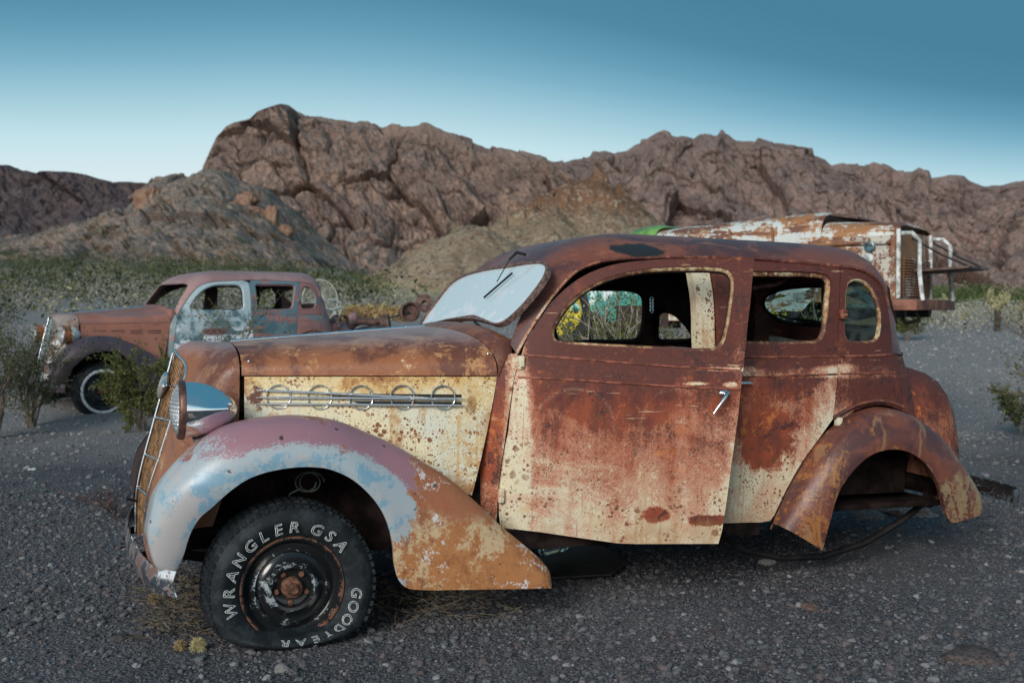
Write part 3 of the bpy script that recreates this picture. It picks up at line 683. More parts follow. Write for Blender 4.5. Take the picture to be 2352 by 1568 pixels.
    def brown(name, cols, flakes=0.0, zhi=None, rough=.36):
        m, p = material(name); v, X, Y, Z = coords(); n = noi(v, 4, 6, .66, .5); n2 = noi(v, 9, 6, .7, .4); f = noi(v, 80, 4, .75)
        c = mixc(cols[0], cols[1], ss(n + (f - .5) * .2, .34, .64)); c = mixc(c, cols[2], ss(n2 + (f - .5) * .3, .56, .76) * .85)
        if zhi: c = mixc(c, cols[3], ss(Z + (n - .5) * zhi[2] + (f - .5) * .03, zhi[0], zhi[1]) * .75)
        if flakes: c = mixc(c, (.78, .72, .66), ss(n2 * .6 + f * .4 + (noi(v, 2.0, 3) - .5) * .45, .80, .84) * flakes)
        finish(p, c, rough, 0, f * .6 + n2 * .5, .35, .004, .5); return m
    M['hoodtop'] = brown('hood_rust', ((.15, .052, .032), (.33, .125, .055), (.54, .27, .11), (.40, .29, .27)), .95, (1.15, 1.24, .10))
    M['shell'] = brown('shell_rust', ((.15, .055, .035), (.27, .11, .055), (.36, .18, .08), (.30, .21, .21)), .25, (1.10, 1.17, .10))
    M['cowltop'] = brown('cowl_rust', ((.13, .045, .03), (.26, .10, .05), (.42, .21, .09)), .15)
    # front fender: mauve and blue paint, rust and bare patches on the trailing skirt
    m, p = material('front_fender_paint'); v, X, Y, Z = coords(); f = noi(v, 60, 5, .75); mid = noi(v, 4.5, 6, .66, .5); lo = noi(v, 2.0, 4, .6)
    c = mixc((.36, .185, .215), (.29, .155, .19), lo)
    rr_ = mth('SQRT', X * X + (Z - .23) * (Z - .23)); hb = ss(rr_ + (mid - .5) * .10, .625, .545) * .45 + ss(X, -.20, -.42) * .40 + (mid - .5) * .45 + (f - .5) * .28 - .07
    sp_ = noi(v, 130, 2, .6); hb = hb + (sp_ - .5) * .22; c = mixc(c, (.37, .43, .465), ss(hb, .08, .24)); c = mixc(c, (.15, .33, .46), ss(hb + (noi(v, 7, 7, .74) - .5) * 1.2, .46, .62) * .8); c = mixc(c, (.47, .42, .40), ss(hb + (noi(v, 6, 5, .7, .3) - .5) * 1.2 + ss(X, -.38, -.5) * .15, .52, .75) * .8)
    ht = ss(X + (mid - .5) * .30 + (noi(v, 15, 7, .75) - .5) * .12 + (Z - .6) * -.35, .49, .515); n8 = noi(v, 5, 8, .74, .5); n20 = noi(v, 20, 6, .75); tl = mixc((.56, .41, .24), (.43, .18, .06), ss(n8 + ss(Z, .46, .30) * .16 - .05 + (f - .5) * .5 + (n20 - .5) * .5, .40, .60)); tl = mixc(tl, (.22, .075, .03), ss(noi(v, 4, 8, .78, .5) + (n20 - .5) * .6, .46, .70) * .9); tl = mixc(tl, (.33, .13, .05), ss(f * .6 + n20 * .4, .45, .65) * .6); c = mixc(c, tl, ht)
    c = mixc(c, mixc((.28, .07, .035), (.40, .15, .06), n20), ht * ss(Z + (mid - .5) * .3, .44, .58) * .9)
    c = mixc(c, (.66, .62, .60), ht * ss(noi(v, 7, 9, .8, .4) + (f - .5) * .3 + (noi(v, 2.5, 3) - .5) * .3, .66, .70) * .95)
    re = ss(noi(v, 3.5, 5, .6) + (Y + .78) * 1.1 + ss(X, -.1, .5) * .12 + (f - .5) * .2 + ss(rr_, .62, .67) * .16, .74, .80); c = mixc(c, mixc((.30, .10, .055), (.52, .36, .28), ss(noi(v, 18, 6, .75), .5, .7)), re * (1 - ht) * .9)
    c = mixc(c, (.05, .03, .03), dots(v, 16, .0, 5.0) * .9)
    finish(p, c, ss(ht, 0, 1, .30, .58), 0, f * .3 + ht * mid * .9, .25, .004, .5); M['ffender'] = m
    m, p = material('rear_fender_rust'); v, X, Y, Z = coords(); f = noi(v, 60, 5, .75); mid = noi(v, 5, 6, .66, .6); st = noi(vmap(v, (7, 7, 2), (0, 0, 0), (0, -.5, 0)), 1.4, 5, .6, 1)
    c = mixc((.085, .034, .032), (.19, .062, .038), ss(mid + (f - .5) * .2, .3, .7)); c = mixc(c, (.36, .15, .042), ss(noi(v, 6, 8, .74, .5) + (f - .5) * .45 + ss(X, 2.62, 2.45) * .16 + ss(Z, .5, .3) * .14, .66, .84) * .85)
    hy = ss(X, 3.06, 3.2) * ss(Z, .64, .54) * .34 + (noi(vmap(v, (8, 8, 4)), 1.2, 8, .76, .6) - .5) * .9 + (f - .5) * .5 - .06; c = mixc(c, mixc((.36, .30, .17), (.20, .11, .05), noi(v, 16, 6, .75)), ss(hy, .24, .34) * ss(X, 3.0, 3.1) * .9)
    c = mixc(c, (.34, .20, .10), ss(st, .62, .74) * .5)
    finish(p, c, .38, 0, f * .6 + mid * .5, .3, .004, .5); M['rfender'] = m
    M['trunk'] = m_body('trunk_paint', lambda X, Z: (.75 - Z) * .6 - .22, .8, .2)
    M['post'] = m_body('post_paint', lambda X, Z: Z * 0 + .42, .35, .16, streak=.5)
    M['drip'] = m_body('gutter_paint', lambda X, Z: ss(X, 1.5, 1.1) * .30 - .30, .9, .2, scratches=False, tone=.9)
    M['reveal'] = reveal_mat()
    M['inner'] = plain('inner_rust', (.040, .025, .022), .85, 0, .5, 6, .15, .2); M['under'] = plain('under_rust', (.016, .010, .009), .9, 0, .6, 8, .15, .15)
    M['bumper'] = m = rusty_chrome('bumper_chrome', .62, (.20, .12, .10)); M['chrome'] = rusty_chrome('trim_chrome', .25, (.35, .30, .27)); M['trim2'] = rusty_chrome('grille_trim', .4, (.30, .26, .22))
    M['lamp'] = rusty_chrome('lamp_chrome', .12, (.25, .17, .12), .04, True)
    M['bezel'] = plain('bezel_rust', (.14, .07, .055), .45, .4, .4, 20); M['lampstand'] = plain('lamp_bracket', (.28, .27, .25), .5, .3, .5, 14)
    M['grillebar'] = plain('grille_rust', (.22, .12, .052), .5, .2, .5, 30); M['grilleback'] = plain('radiator_core', (.055, .024, .014), .85, 0, .5, 30)
    M['lens'] = lens_glass(); M['reflector'] = plain('reflector', (.6, .62, .65), .3, .9, .2, 20)
    return M
def reveal_mat():
    m, p = material('reveal_paint'); v, X, Y, Z = coords(); n = noi(v, 6, 7, .72, .5); f = noi(v, 60, 4, .7); c = mixc((.12, .045, .03), (.40, .24, .11), ss(n + (f - .5) * .4, .40, .62)); c = mixc(c, (.60, .50, .32), ss(n + (f - .5) * .5 + ss(Z, 1.45, 1.56) * .12, .66, .80)); c = mixc(c, (.05, .025, .02), ss(noi(v, 11, 5, .7), .66, .8) * .8)
    finish(p, c, .6, 0, f, .3, .004); return m
def rusty_chrome(name, rust, rcol, rough=.16, lamp=False):
    m, p = material(name); v, X, Y, Z = coords(); n = noi(v, 9, 6, .68, .4); f = noi(v, 90, 4, .7)
    r = ss(n + (f - .5) * .4 + (rust - .5) * .55, .52, .66)
    if lamp: r = mx(r * ss(Z, .88, .84), ss(n + (f - .5) * .3, .74, .80))
    c = mixc((.82, .85, .88), rcol, r); finish(p, c, ss(r, 0, 1, rough, .6), ss(r, 0, 1, 1.0, .25), f * r, .25, .003); return m
def lens_glass():
    m, p = material('lamp_glass'); v, X, Y, Z = coords(); wv = mth('SINE', Z * 420.0)
    finish(p, (.82, .88, .90), .08, 0, wv, .35, .003); p.inputs['Transmission Weight'].default_value = .75; return m
# ------------------------------------------------------------------ parts that only the near sedan has
def wheel_matrix(x, y, z, steer=0.0, side=-1):
    Zw = Vector((math.sin(steer), side * math.cos(steer), 0)); Yw = Vector((0, 0, 1)); Xw = Yw.cross(Zw)
    return Matrix(((Xw.x, Yw.x, Zw.x, x), (Xw.y, Yw.y, Zw.y, y), (Xw.z, Yw.z, Zw.z, z), (0, 0, 0, 1)))
def squash(co, fcut, flat):
    x, y, z = co
    if y < -fcut: return Vector((x, -fcut - (-fcut - y) * (1 - flat), z))
    return co
def steel_rim(parent, M, mats, R, off):
    prof = [(off+.002, R+.006), (off+.008, R+.004), (off+.008, R-.004), (off-.004, R-.012), (off-.030, R-.018), (off-.040, R-.030), (off-.030, R-.048), (off-.022, R-.058), (off-.036, R-.066), (off-.030, R-.085), (off-.008, R-.098), (off+.004, R-.110), (off+.002, R-.122), (off-.022, R-.128), (off-.026, R-.140), (off-.026, .030)]
    bm = bmesh.new(); lathe(bm, prof, M, 56); rim = bm_obj('rim', bm, mats['rim'], parent, 50)
    bm = bmesh.new(); lathe(bm, [(off-.026, .042), (off+.004, .041), (off+.010, .036), (off+.010, .024), (off+.030, .022), (off+.036, .017), (off+.036, .002)], M, 24); bm_obj('hub', bm, mats['hub'], rim, 50)
    for k in range(5):
        a = 2 * math.pi * k / 5 + .9; bm = bmesh.new()
        lathe(bm, [(off-.028, .012), (off-.012, .012), (off-.008, .008), (off-.008, .001)], M @ Matrix.Translation((.062*math.cos(a), .062*math.sin(a), 0)), 6); bm_obj('lug_nut', bm, mats['hub'], rim, 30)
    return rim
def char_outline(ch, size, bev, mat, shear=.12, fill=False):
    cu = bpy.data.curves.new('letter', 'FONT'); cu.body = ch; cu.size = size; cu.align_x = 'CENTER'; cu.fill_mode = 'BOTH' if fill else 'NONE'; cu.bevel_depth = bev; cu.bevel_resolution = 0; cu.resolution_u = 3; cu.shear = shear; cu.offset = .0
    o = bpy.data.objects.new('letter', cu); COL.objects.link(o); dg = bpy.context.evaluated_depsgraph_get(); me = bpy.data.meshes.new_from_object(o.evaluated_get(dg)); bpy.data.objects.remove(o); bpy.data.curves.remove(cu); me.materials.clear(); me.materials.append(mat); return me
def near_sedan_details(root, M):
    # ---------------- front door, hanging open on its hinges
    Sd = lambda p, v: door_open(S(p, v))
    out = polyu(FDOOR_FRONT, UD, 2) + polyu(FDOOR_TOP, UD, 3)[1:] + polyu(FDOOR_REAR, UD, 2)[1:] + polyu(FDOOR_BOT, UD, 2)[1:-1]
    win = loopz(FWIN, UD, 2)
    d = panel('front_door', out, [win], Sd, M['fdoor'], root, .03, .035)
    d['label'] = 'rusty front door hanging open and sagging on its hinges'
    for pts in ([(1203,815),(1300,822),(1420,832),(1523,840),(1620,846),(1700,850.5)], [(1190,866),(1300,871),(1420,879),(1523,885.5),(1620,890),(1698,893)]):
        tube('belt_moulding', offset_pts([UD(*p) for p in catmull(pts, 5)], Sd, .001), .005, M['beltm'], d, 6)
    tube('window_reveal', offset_pts(win, Sd, -.018), .013, M['reveal'], d, 6, True)
    tube('window_channel', offset_pts(win, Sd, -.034), .012, M['inner'], d, 6, True)
    # stain rings left by old lettering, a patch strip and dents
    # handle: oval escutcheon and a lever drooping forward
    a = offset_pts([UD(1663, 903)], Sd, .004)[0]; b = offset_pts([UD(1632, 948)], Sd, .045)[0]
    bm = bmesh.new(); ax = offset_pts([UD(1663, 903)], Sd, .02)[0] - a; ax = Vector(ax).normalized(); q = ax.to_track_quat('Z', 'Y').to_matrix().to_4x4()
    lathe(bm, [(0, .022), (.004, .0215), (.009, .016), (.012, .004)], Matrix.Translation(a) @ q @ Matrix.Diagonal((1.25, .72, 1, 1)), 24)
    h = bm_obj('door_handle', bm, M['chrome'], d, 50)
    tube('lever', [a + np.array(ax) * .002, a + np.array(ax) * .035, a * .85 + b * .15 + np.array(ax) * .04, b], [.008, .009, .0085, .0055], M['chrome'], h, 10)
    for (px, py) in ((1197, 835), (1152, 1136)):
        c = offset_pts([UD(px, py)], Sd, .012)[0]; box('hinge', c + np.array([.002, 0, 0]), (.028, .03, .062), M['post'], d, Matrix.Rotation(-DOOR_A, 3, 'Z'), .008)
    # rear door handle tip and hinges
    c = offset_pts([UN(1716, 880)], S, .03)[0]; tube('door_handle', [c + np.array([-.06, .0, .0]), c, c + np.array([.012, .004, -.001])], [.009, .007, .003], M['chrome'], root, 8)
    for (px, py, sx) in ((1932, 722, .034), (1922, 969, .026), (1919, 968, .0)):
        if not sx: continue
        c = offset_pts([UN(px, py)], S, .012)[0]; box('hinge', c, (sx * 1.1, .035, .05), M['side'] if py < 800 else M['post'], root, None, .008)
    # ---------------- quarter and back glass
    def pane(name, loop, Sf, depth, mat):
        P = offset_pts(loop, Sf, -depth); c = np.mean(P, 0); n = len(P)
        V = list(P) + [p * np.array([1, 1, 1]) + (c - p) * .001 + np.array([0, .004 if c[1] < 0 else -.004, 0]) for p in P]
        mesh(name, V, [tuple(range(n)), tuple(range(2*n-1, n-1, -1))] + [(i, (i+1) % n, (i+1) % n + n, i + n) for i in range(n)], mat, root, None)
    pane('quarter_glass', loopz(QWIN, UN, 2), S, .02, M['glass'])
    rw = [yz(-y, z, False) for y, z in catmull([(.01,1.30),(.36,1.303),(.50,1.32),(.56,1.39),(.54,1.47),(.44,1.515),(.01,1.53)], 4)]
    Pn = offset_pts(rw, S, -.004); P = Pn + [p * np.array([1, -1, 1]) for p in Pn[::-1]]; n = len(P); V = P + [p - np.array([.005, 0, 0]) for p in P]
    mesh('back_glass', V, [tuple(range(n)), tuple(range(2*n-1, n-1, -1))] + [(i, (i+1) % n, (i+1) % n + n, i + n) for i in range(n)], M['glass'], root, None)
    tube('window_reveal', P, .012, M['inner'], root, 6, True)
    # front door glass wound down: only its edge shows
    gl = [UD(1400, 797), UD(1480, 788), UD(1580, 787), UD(1650, 797), UD(1640, 812), UD(1420, 812)]
    P = offset_pts(gl, Sd, -.03); n = 6; V = P + [p + np.array([.002, .008, 0]) for p in P]
    # ---------------- windscreen: bowed frame pushed out at the bottom
    PL = ((1, 0, -.717), .030)
    WO = [(967,750),(1003.8,694),(1039.8,650.9),(1066.8,634.7),(1120.8,618.5),(1174.8,607.7),(1228.8,602.8),(1252,604),(1262,613),(1260,629),(1237.8,665.3),(1192.8,717.5),(1158,745),(1140,748),(1120.8,742),(1093.8,735.5),(1066.8,734.5),(1030.8,737.3),(994.8,744.5)]
    lp = [Lpl(*q, *PL) for q in catmull(WO, 5, True)]; cen = np.mean(lp, 0)
    inn = [p + (cen - p) / np.linalg.norm(cen - p) * .022 for p in lp]
    nrm = np.array([-1, 0, .717]) / math.hypot(1, .717); n = len(lp)
    V = [p + nrm * .012 for p in lp] + [p + nrm * .012 for p in inn] + [p - nrm * .012 for p in inn] + [p - nrm * .012 for p in lp]
    Fc = [(i + k * n, (i + 1) % n + k * n, (i + 1) % n + ((k + 1) % 4) * n, i + ((k + 1) % 4) * n) for k in range(4) for i in range(n)]
    fr = mesh('windscreen_frame', V, Fc, M['wsframe'], root, 30)
    V = [p + nrm * .003 for p in inn] + [p - nrm * .003 for p in inn]
    mesh('windscreen_glass', V, [tuple(range(n)), tuple(range(2*n-1, n-1, -1))] + [(i, (i+1) % n, (i+1) % n + n, i + n) for i in range(n)], M['wsglass'], fr, None)
    def onws(px, py, d): return Lpl(px, py, *PL) + nrm * d
    wp = tube('wiper_arm', [onws(1218, 594, .03), onws(1207, 596, .055), onws(1190, 613, .055)], [.006, .008, .006], M['dark'], root, 8)
    tube('wiper_rod', [onws(1192, 610, .055), onws(1152, 656, .03)], .0025, M['dark'], wp, 6)
    tube('wiper_blade', [onws(1184, 633, .020), onws(1119, 689, .020)], .005, M['dark'], wp, 6)
    for (px, py) in ((1055, 742), (1085, 741)): tube('windscreen_strut', [onws(px, py - 6, -.01), onws(px + 12, py + 5, -.03)], .006, M['dark'], fr, 6)
    # ---------------- hood side trim: three bars, five rings, slots and screws
    def onhood(px, py, d=.012):
        for _ in range(12):
            y = -.55 if _ == 0 else -hood_hw(p[0]) - .006 - .03 * max(0, (hood_zs(p[0]) - p[2]) / .52)
            p = Ly(px, py, y - d)
        return p
    for a, b in (((589, 895.2), (1003, 915)), ((588, 912.6), (1069, 916.2)), ((590, 927.2), (1069, 931))):
        P = [onhood(a[0] + (b[0]-a[0])*t, a[1] + (b[1]-a[1])*t, .019) for t in np.linspace(0, 1, 14)]
        tube('trim_bar', P, [.002] + [.0055] * 12 + [.002], M['chrome'], root, 8)
    for (px, py) in ((640, 911.5), (734.4, 912), (829.5, 912.6), (924, 912.2), (1017.7, 912.7)):
        tube('trim_ring', [onhood(px + 27 * math.cos(a), py + 27 * math.sin(a), .010) for a in np.linspace(0, 2*math.pi, 33)[:-1]], .0042, M['trim2'], root, 6, True)
    for (y0, y1) in ((902, 909), (919, 925)):
        q = [onhood(606, y0, .003), onhood(1060, y0 + 3.5, .003), onhood(1060, y1 + 3.5, .003), onhood(606, y1, .003)]
        V = q + [p + np.array([0, .02, 0]) for p in q]; mesh('louvre_slot', V, [(0,1,2,3),(7,6,5,4),(0,4,5,1),(1,5,6,2),(2,6,7,3),(3,7,4,0)], M['dark'], root, None)
    for (px, py) in ((557, 868-41+33), (556, 998-0), (1134, 836)):
        c = onhood(px, py, .004) if py > 862 else hood_sec(-.13 if px < 800 else .855, .35) ; bm = bmesh.new(); bmesh.ops.create_uvsphere(bm, u_segments=10, v_segments=6, radius=.007, matrix=Matrix.Translation(c + np.array([0, -.003, .002]))); bm_obj('screw', bm, M['chrome'], root, 60)
    # ---------------- emblem on the grille
    c = Ly(382, 884, 0.0); bm = bmesh.new(); bmesh.ops.create_uvsphere(bm, u_segments=20, v_segments=12, radius=1.0)
    for v_ in bm.verts:
        x, y, z = v_.co; v_.co = Vector((c[0] - .012 + x * .022 + z * .016, y * .075 * (1 - abs(z) * .5), c[2] + z * .062))
    bm_obj('emblem', bm, M['trim2'], root, 60)
    tube('crank_bracket', [Ly(318, 1150, 0) + np.array([-.0, 0, 0]), Ly(306, 1143, 0) + np.array([-.03, -.02, 0])], .007, M['dark'], root, 6)
    box('splash_apron', (-.46, 0, .31), (.12, .9, .02), M['ffrust'], root, Matrix.Rotation(.5, 3, 'Y'), .006)
    # ---------------- wheels: flat front tyre with raised lettering, far wheel behind it
    Mw = wheel_matrix(.0, -.70, .229)
    R_, W_ = .334, .225
    wheel = build_tyre(root, Mw, R_, W_, M['tyre'], .200, .545, .148, name='tyre'); wheel['label'] = 'flat black tyre with white outlined lettering'
    steel_rim(wheel, Mw, M, .200, .084)
    def letter(ch, ang, r, size, sx=1.0):
        me = char_outline(ch, size, .0011, M['lettering']); a = math.radians(ang)
        # outward = +y of the glyph
        base = Matrix.Rotation(a - math.pi / 2, 4, 'Z')
        for v_ in me.vertices:
            g = Vector((v_.co.x * sx, v_.co.y - size * .34 + r, 0)); rr = g.length; g = base @ g; zz = np.interp(math.hypot(g.x, g.y), [.21, .24, .27, .30], [.108, .1205, .1225, .1215]) + v_.co.z * .8
            g = squash(Vector((g.x, g.y, zz)), .148, .545)
            if g.y < -.148: g.z += min(-.148 - g.y, .10) * .9
            v_.co = Mw @ g
        link('lettering', me, M['lettering'], wheel)
    for ch, an in zip('WRANGLERGSA', (195, 179.5, 164, 149, 133.5, 119.5, 105.5, 91, 70, 56, 42)): letter(ch, an, .246, .061, 1.1 if ch != 'W' else .95)
    for ch, an in zip('GOODYEAR', (-6, -18.6, -31.5, -44, -57, -70, -84, -98)): letter(ch, an, .250, .058, 1.03)
    Mf = wheel_matrix(.0, .70, .25, 0, 1); fw = build_tyre(root, Mf, .335, .20, M['tyre'], .2, .55, .15, name='tyre'); steel_rim(fw, Mf, M, .2, .07)
    # ---------------- engine bay clutter in the arch: steering box, spring, wires
    tube('steering_arm', [(-.30, -.50, .38), (-.12, -.52, .40), (.05, -.48, .36), (.22, -.46, .40)], [.035, .05, .04, .03], M['under'], root, 8)
    box('engine_mount', (-.08, -.36, .56), (.24, .16, .14), M['under'], root, None, .02); box('engine_block', (.42, 0, .66), (.72, .34, .44), M['under'], root, None, .03)
    tube('front_spring', [(-.50, -.40, .33), (-.2, -.42, .27), (.1, -.42, .27), (.45, -.42, .34)], .022, M['under'], root, 6)
    tube('wire_coil', [Ly(700 + 26*math.cos(t) + t*1.5, 1106 + 22*math.sin(t), -.62) for t in np.linspace(0, 4*math.pi, 50)], .0032, M['wire'], root, 5)
    tube('wire', [Ly(690, 1122, -.62), Ly(668, 1132, -.60), Ly(648, 1160, -.58), Ly(640, 1172, -.55)], .004, M['wire'], root, 5)
    # ---------------- chassis at the back: leaf spring on the ground, bumper, debris
    for yy in (-.55, .55):
        tube('leaf_spring', [(2.08, yy, .30), (2.22, yy, .20), (2.45, yy, .145), (2.7, yy, .14), (2.95, yy, .19), (3.2, yy, .30), (3.36, yy, .40)], .017, M['dark'], root, 6)
        box('spring_hanger', (2.09, yy, .31), (.05, .05, .12), M['under'], root, None, .008); box('shackle', (3.36, yy, .43), (.04, .04, .14), M['under'], root, None, .006)
    tube('differential', [(2.85, -.35, .50), (2.85, -.16, .50), (2.85, 0, .50), (2.85, .16, .50), (2.85, .35, .50)], [.04, .06, .13, .06, .04], M['under'], root, 12)
    pts = catmull([(3.745, -.74), (3.86, -.66), (3.96, -.3), (3.98, 0), (3.96, .3), (3.86, .66), (3.745, .74)], 5)
    rows = [[np.array([p[0] + .012 * math.sin(t * math.pi), p[1], .365 + .095 * t]) for t in np.linspace(0, 1, 6)] for p in pts]
    rb = solid_grid('rear_bumper', rows, M['darkchrome'], root, .006, sm=60)
    tube('bumper_iron', [(3.62, -.48, .44), (3.80, -.5, .43), (3.88, -.45, .42)], .015, M['under'], rb, 6)
    tube('bumper_iron', [(3.62, .48, .44), (3.80, .5, .43), (3.88, .45, .42)], .015, M['under'], rb, 6)
    box('brake_strap', (2.62, -.50, .42), (.02, .03, .2), M['under'], root, None, .004)
    # ---------------- inside: seat frames, parcel shelf, hanging flexible conduit, cut glass, dash
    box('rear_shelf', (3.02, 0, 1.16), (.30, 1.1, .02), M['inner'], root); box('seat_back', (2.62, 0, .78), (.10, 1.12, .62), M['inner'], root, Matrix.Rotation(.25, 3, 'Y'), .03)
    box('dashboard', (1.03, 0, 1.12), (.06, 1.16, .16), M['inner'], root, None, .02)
    cp = [Ly(*q, -.30) for q in catmull([(1712, 668), (1740, 659), (1785, 652), (1822, 628), (1850, 620), (1880, 622), (1889, 640), (1891, 690), (1893, 740)], 10)]
    bm = bmesh.new(); bm_tube(bm, cp, [.010 + .0022 * (i % 2) for i in range(len(cp))], 8); bm_obj('conduit', bm, M['conduit'], root, None)
    P = [Ly(1768, 770, -.45), Ly(1865, 787, -.45), Ly(1765, 789, -.45)]; mesh('glass_shard', P + [p + np.array([0, .006, 0]) for p in P], [(0,1,2),(5,4,3),(0,3,4,1),(1,4,5,2),(2,5,3,0)], M['glass'], root, None)
    P = [(x, -.655, z) for x, z in ((1.50, 1.155), (1.94, 1.155), (1.93, 1.178), (1.80, 1.186), (1.60, 1.184))]
    mesh('door_glass', [np.array(p) for p in P] + [np.array(p) + np.array([0, .1, 0]) for p in P], [(4,3,2,1,0), (5,6,7,8,9)] + [(i, (i+1) % 5, (i+1) % 5 + 5, i + 5) for i in range(5)], M['sillglass'], root, None)
    # chain hanging by the far quarter window
    for k in range(4): tube('chain_link', [Ly(1497, 688 + k * 8, .55) + np.array([.010*math.cos(t), 0, .016*math.sin(t)]) for t in np.linspace(0, 2*math.pi, 13)[:-1]], .003, M['chrome'], root, 5, True)
def extra_mats(M):
    m, p = material('windscreen_glass'); v, X, Y, Z = coords(); n = noi(v, 5, 4, .6); sh = ss(noi(vmap(v, (1, 7, 16), (0, 0, 0), (.6, 0, 0)), 1.6, 3, .5) + ss(Z, 1.42, 1.27) * .42, .86, .89)
    finish(p, mixc((.80, .90, .92), (.98, .98, .98), mx(sh, ss(n + (noi(v, 20, 4) - .5) * .2, .6, .85) * .5)), .06, 0, None); p.inputs['Transmission Weight'].default_value = .12; p.inputs['Coat Weight'].default_value = .5; p.inputs['Coat Roughness'].default_value = .02; M['wsglass'] = m  # bright sky reflection put into the glass as near-white colour, shards whiter
    m, p = material('dusty_glass'); v, X, Y, Z = coords(); t = NT.t; gl = t.nodes.new('ShaderNodeBsdfGlass'); gl.inputs['Color'].default_value = (.62, .76, .77, 1); gl.inputs['Roughness'].default_value = .0; gl.inputs['IOR'].default_value = 1.05
    p.inputs['Base Color'].default_value = (.55, .62, .62, 1); p.inputs['Roughness'].default_value = .15; mx_ = t.nodes.new('ShaderNodeMixShader'); _lk(mx_.inputs[0], ss(noi(v, 14, 5, .7), .3, .75, .015, .07)); t.links.new(gl.outputs[0], mx_.inputs[1]); t.links.new(p.outputs[0], mx_.inputs[2])
    t.links.new(mx_.outputs[0], [n_ for n_ in t.nodes if n_.type == 'OUTPUT_MATERIAL'][0].inputs[0]); M['glass'] = m
    M['beltm'] = plain('belt_rust', (.24, .075, .045), .6, 0, .5, 14, .3); M['sillglass'] = plain('dirty_glass', (.42, .56, .58), .15, 0, .2, 10)
    M['wsframe'] = plain('frame_rust', (.17, .105, .09), .7, .1, .5, 60, .6); M['dark'] = plain('black_metal', (.018, .016, .016), .5, .3, .3, 20)
    M['ffrust'] = plain('apron_rust', (.15, .06, .045), .6, 0, .5, 10)
    m, p = material('tyre_rubber'); v, X, Y, Z = coords(); n = noi(v, 12, 5, .65); f = noi(v, 90, 4, .7); finish(p, mixc((.008, .012, .015), (.028, .036, .042), ss(n + (f - .5) * .4, .4, .8)), .72, 0, f * .5 + n * .5, .3, .003, .3); M['tyre'] = m
    m, p = material('tyre_lettering'); v, X, Y, Z = coords(); finish(p, mixc((.45, .50, .52), (.80, .83, .84), ss(noi(v, 40, 4, .7), .3, .55)), .7); M['lettering'] = m
    m, p = material('rim_paint'); v, X, Y, Z = coords(); n = noi(v, 14, 6, .7, .4); f = noi(v, 120, 4, .7); r = mth('SQRT', (X * X) + ((Z - .229) * (Z - .229))); h = (n - .5) * .9 + (f - .5) * .4
    rs = ss(h + ss(r, .17, .21) * .55 - .32, .02, .22); c = mixc((.014, .016, .018), (.15, .06, .032), rs); ring_glint = ss(r, .075, .085) * ss(r, .115, .10) + ss(r, .135, .142) * ss(r, .158, .15) * .6; wr = ss(h + ring_glint * .20, .20, .34) * (1 - ss(r, .185, .20)); c = mixc(c, (.36, .42, .45), wr * .9)  # worn grey metal, plus bright highlight rings painted into the rim colour
    finish(p, c, ss(rs, 0, 1, .16, .7), 0.0, f * rs, .3, .003, .6); M['rim'] = m
    M['hub'] = plain('hub_rust', (.16, .075, .045), .7, .2, .5, 40, .5); M['wire'] = plain('wire_green', (.10, .13, .11), .6, 0, .4, 20); M['conduit'] = plain('conduit_rust', (.24, .13, .105), .6, .3, .4, 30)
    M['darkchrome'] = rusty_chrome('rear_bumper_chrome', .95, (.035, .03, .03))
# ------------------------------------------------------------------ noise in numpy for terrain
def _hash(i, j, k, s=0):
    h = (i.astype(np.int64) * 374761393 + j.astype(np.int64) * 668265263 + k.astype(np.int64) * 2147483647 + s * 1274126177) & 0xFFFFFFFF
    h = ((h ^ (h >> 13)) * 1274126177) & 0xFFFFFFFF; h = (h ^ (h >> 16)) & 0xFFFFFFFF; h = (h * 2246822519) & 0xFFFFFFFF; return ((h ^ (h >> 15)) & 0xFFFFFF) / float(0xFFFFFF)
def vnoise(P, s=0):
    P = np.asarray(P, float); I = np.floor(P).astype(np.int64); f = P - I; f = f * f * f * (f * (f * 6 - 15) + 10); r = 0
    for a in (0, 1):
        for b in (0, 1):
            for c in (0, 1):
                w = (f[..., 0] if a else 1 - f[..., 0]) * (f[..., 1] if b else 1 - f[..., 1]) * (f[..., 2] if c else 1 - f[..., 2])
                r = r + w * _hash(I[..., 0] + a, I[..., 1] + b, I[..., 2] + c, s)
    return r * 2 - 1
def fbm(P, o=5, g=.5, s=0, ridged=False):
    r = 0; a = 1.0; t = 0; P = np.asarray(P, float)
    for k in range(o):
        n = vnoise(P, s + k)
        if ridged: n = 1 - 2 * np.abs(n)
        r = r + a * n; t += a; a *= g; P = P * 2.03 + 17.3
    return r / t
def worley(P, s=0):
    P = np.asarray(P, float); I = np.floor(P).astype(np.int64); f1 = np.full(P.shape[:-1], 9.); f2 = f1.copy(); idv = np.zeros_like(f1)
    for a in (-1, 0, 1):
        for b in (-1, 0, 1):
            for c in (-1, 0, 1):
                J = I + np.array([a, b, c]); q = np.stack([_hash(J[..., 0], J[..., 1], J[..., 2], s + m) for m in (11, 23, 37)], -1) + J
                d = np.sqrt(((P - q) ** 2).sum(-1)); v = _hash(J[..., 0], J[..., 1], J[..., 2], s + 51)
                m1 = d < f1; f2 = np.where(m1, f1, np.minimum(f2, d)); idv = np.where(m1, v, idv); f1 = np.where(m1, d, f1)
    return f1, f2, idv
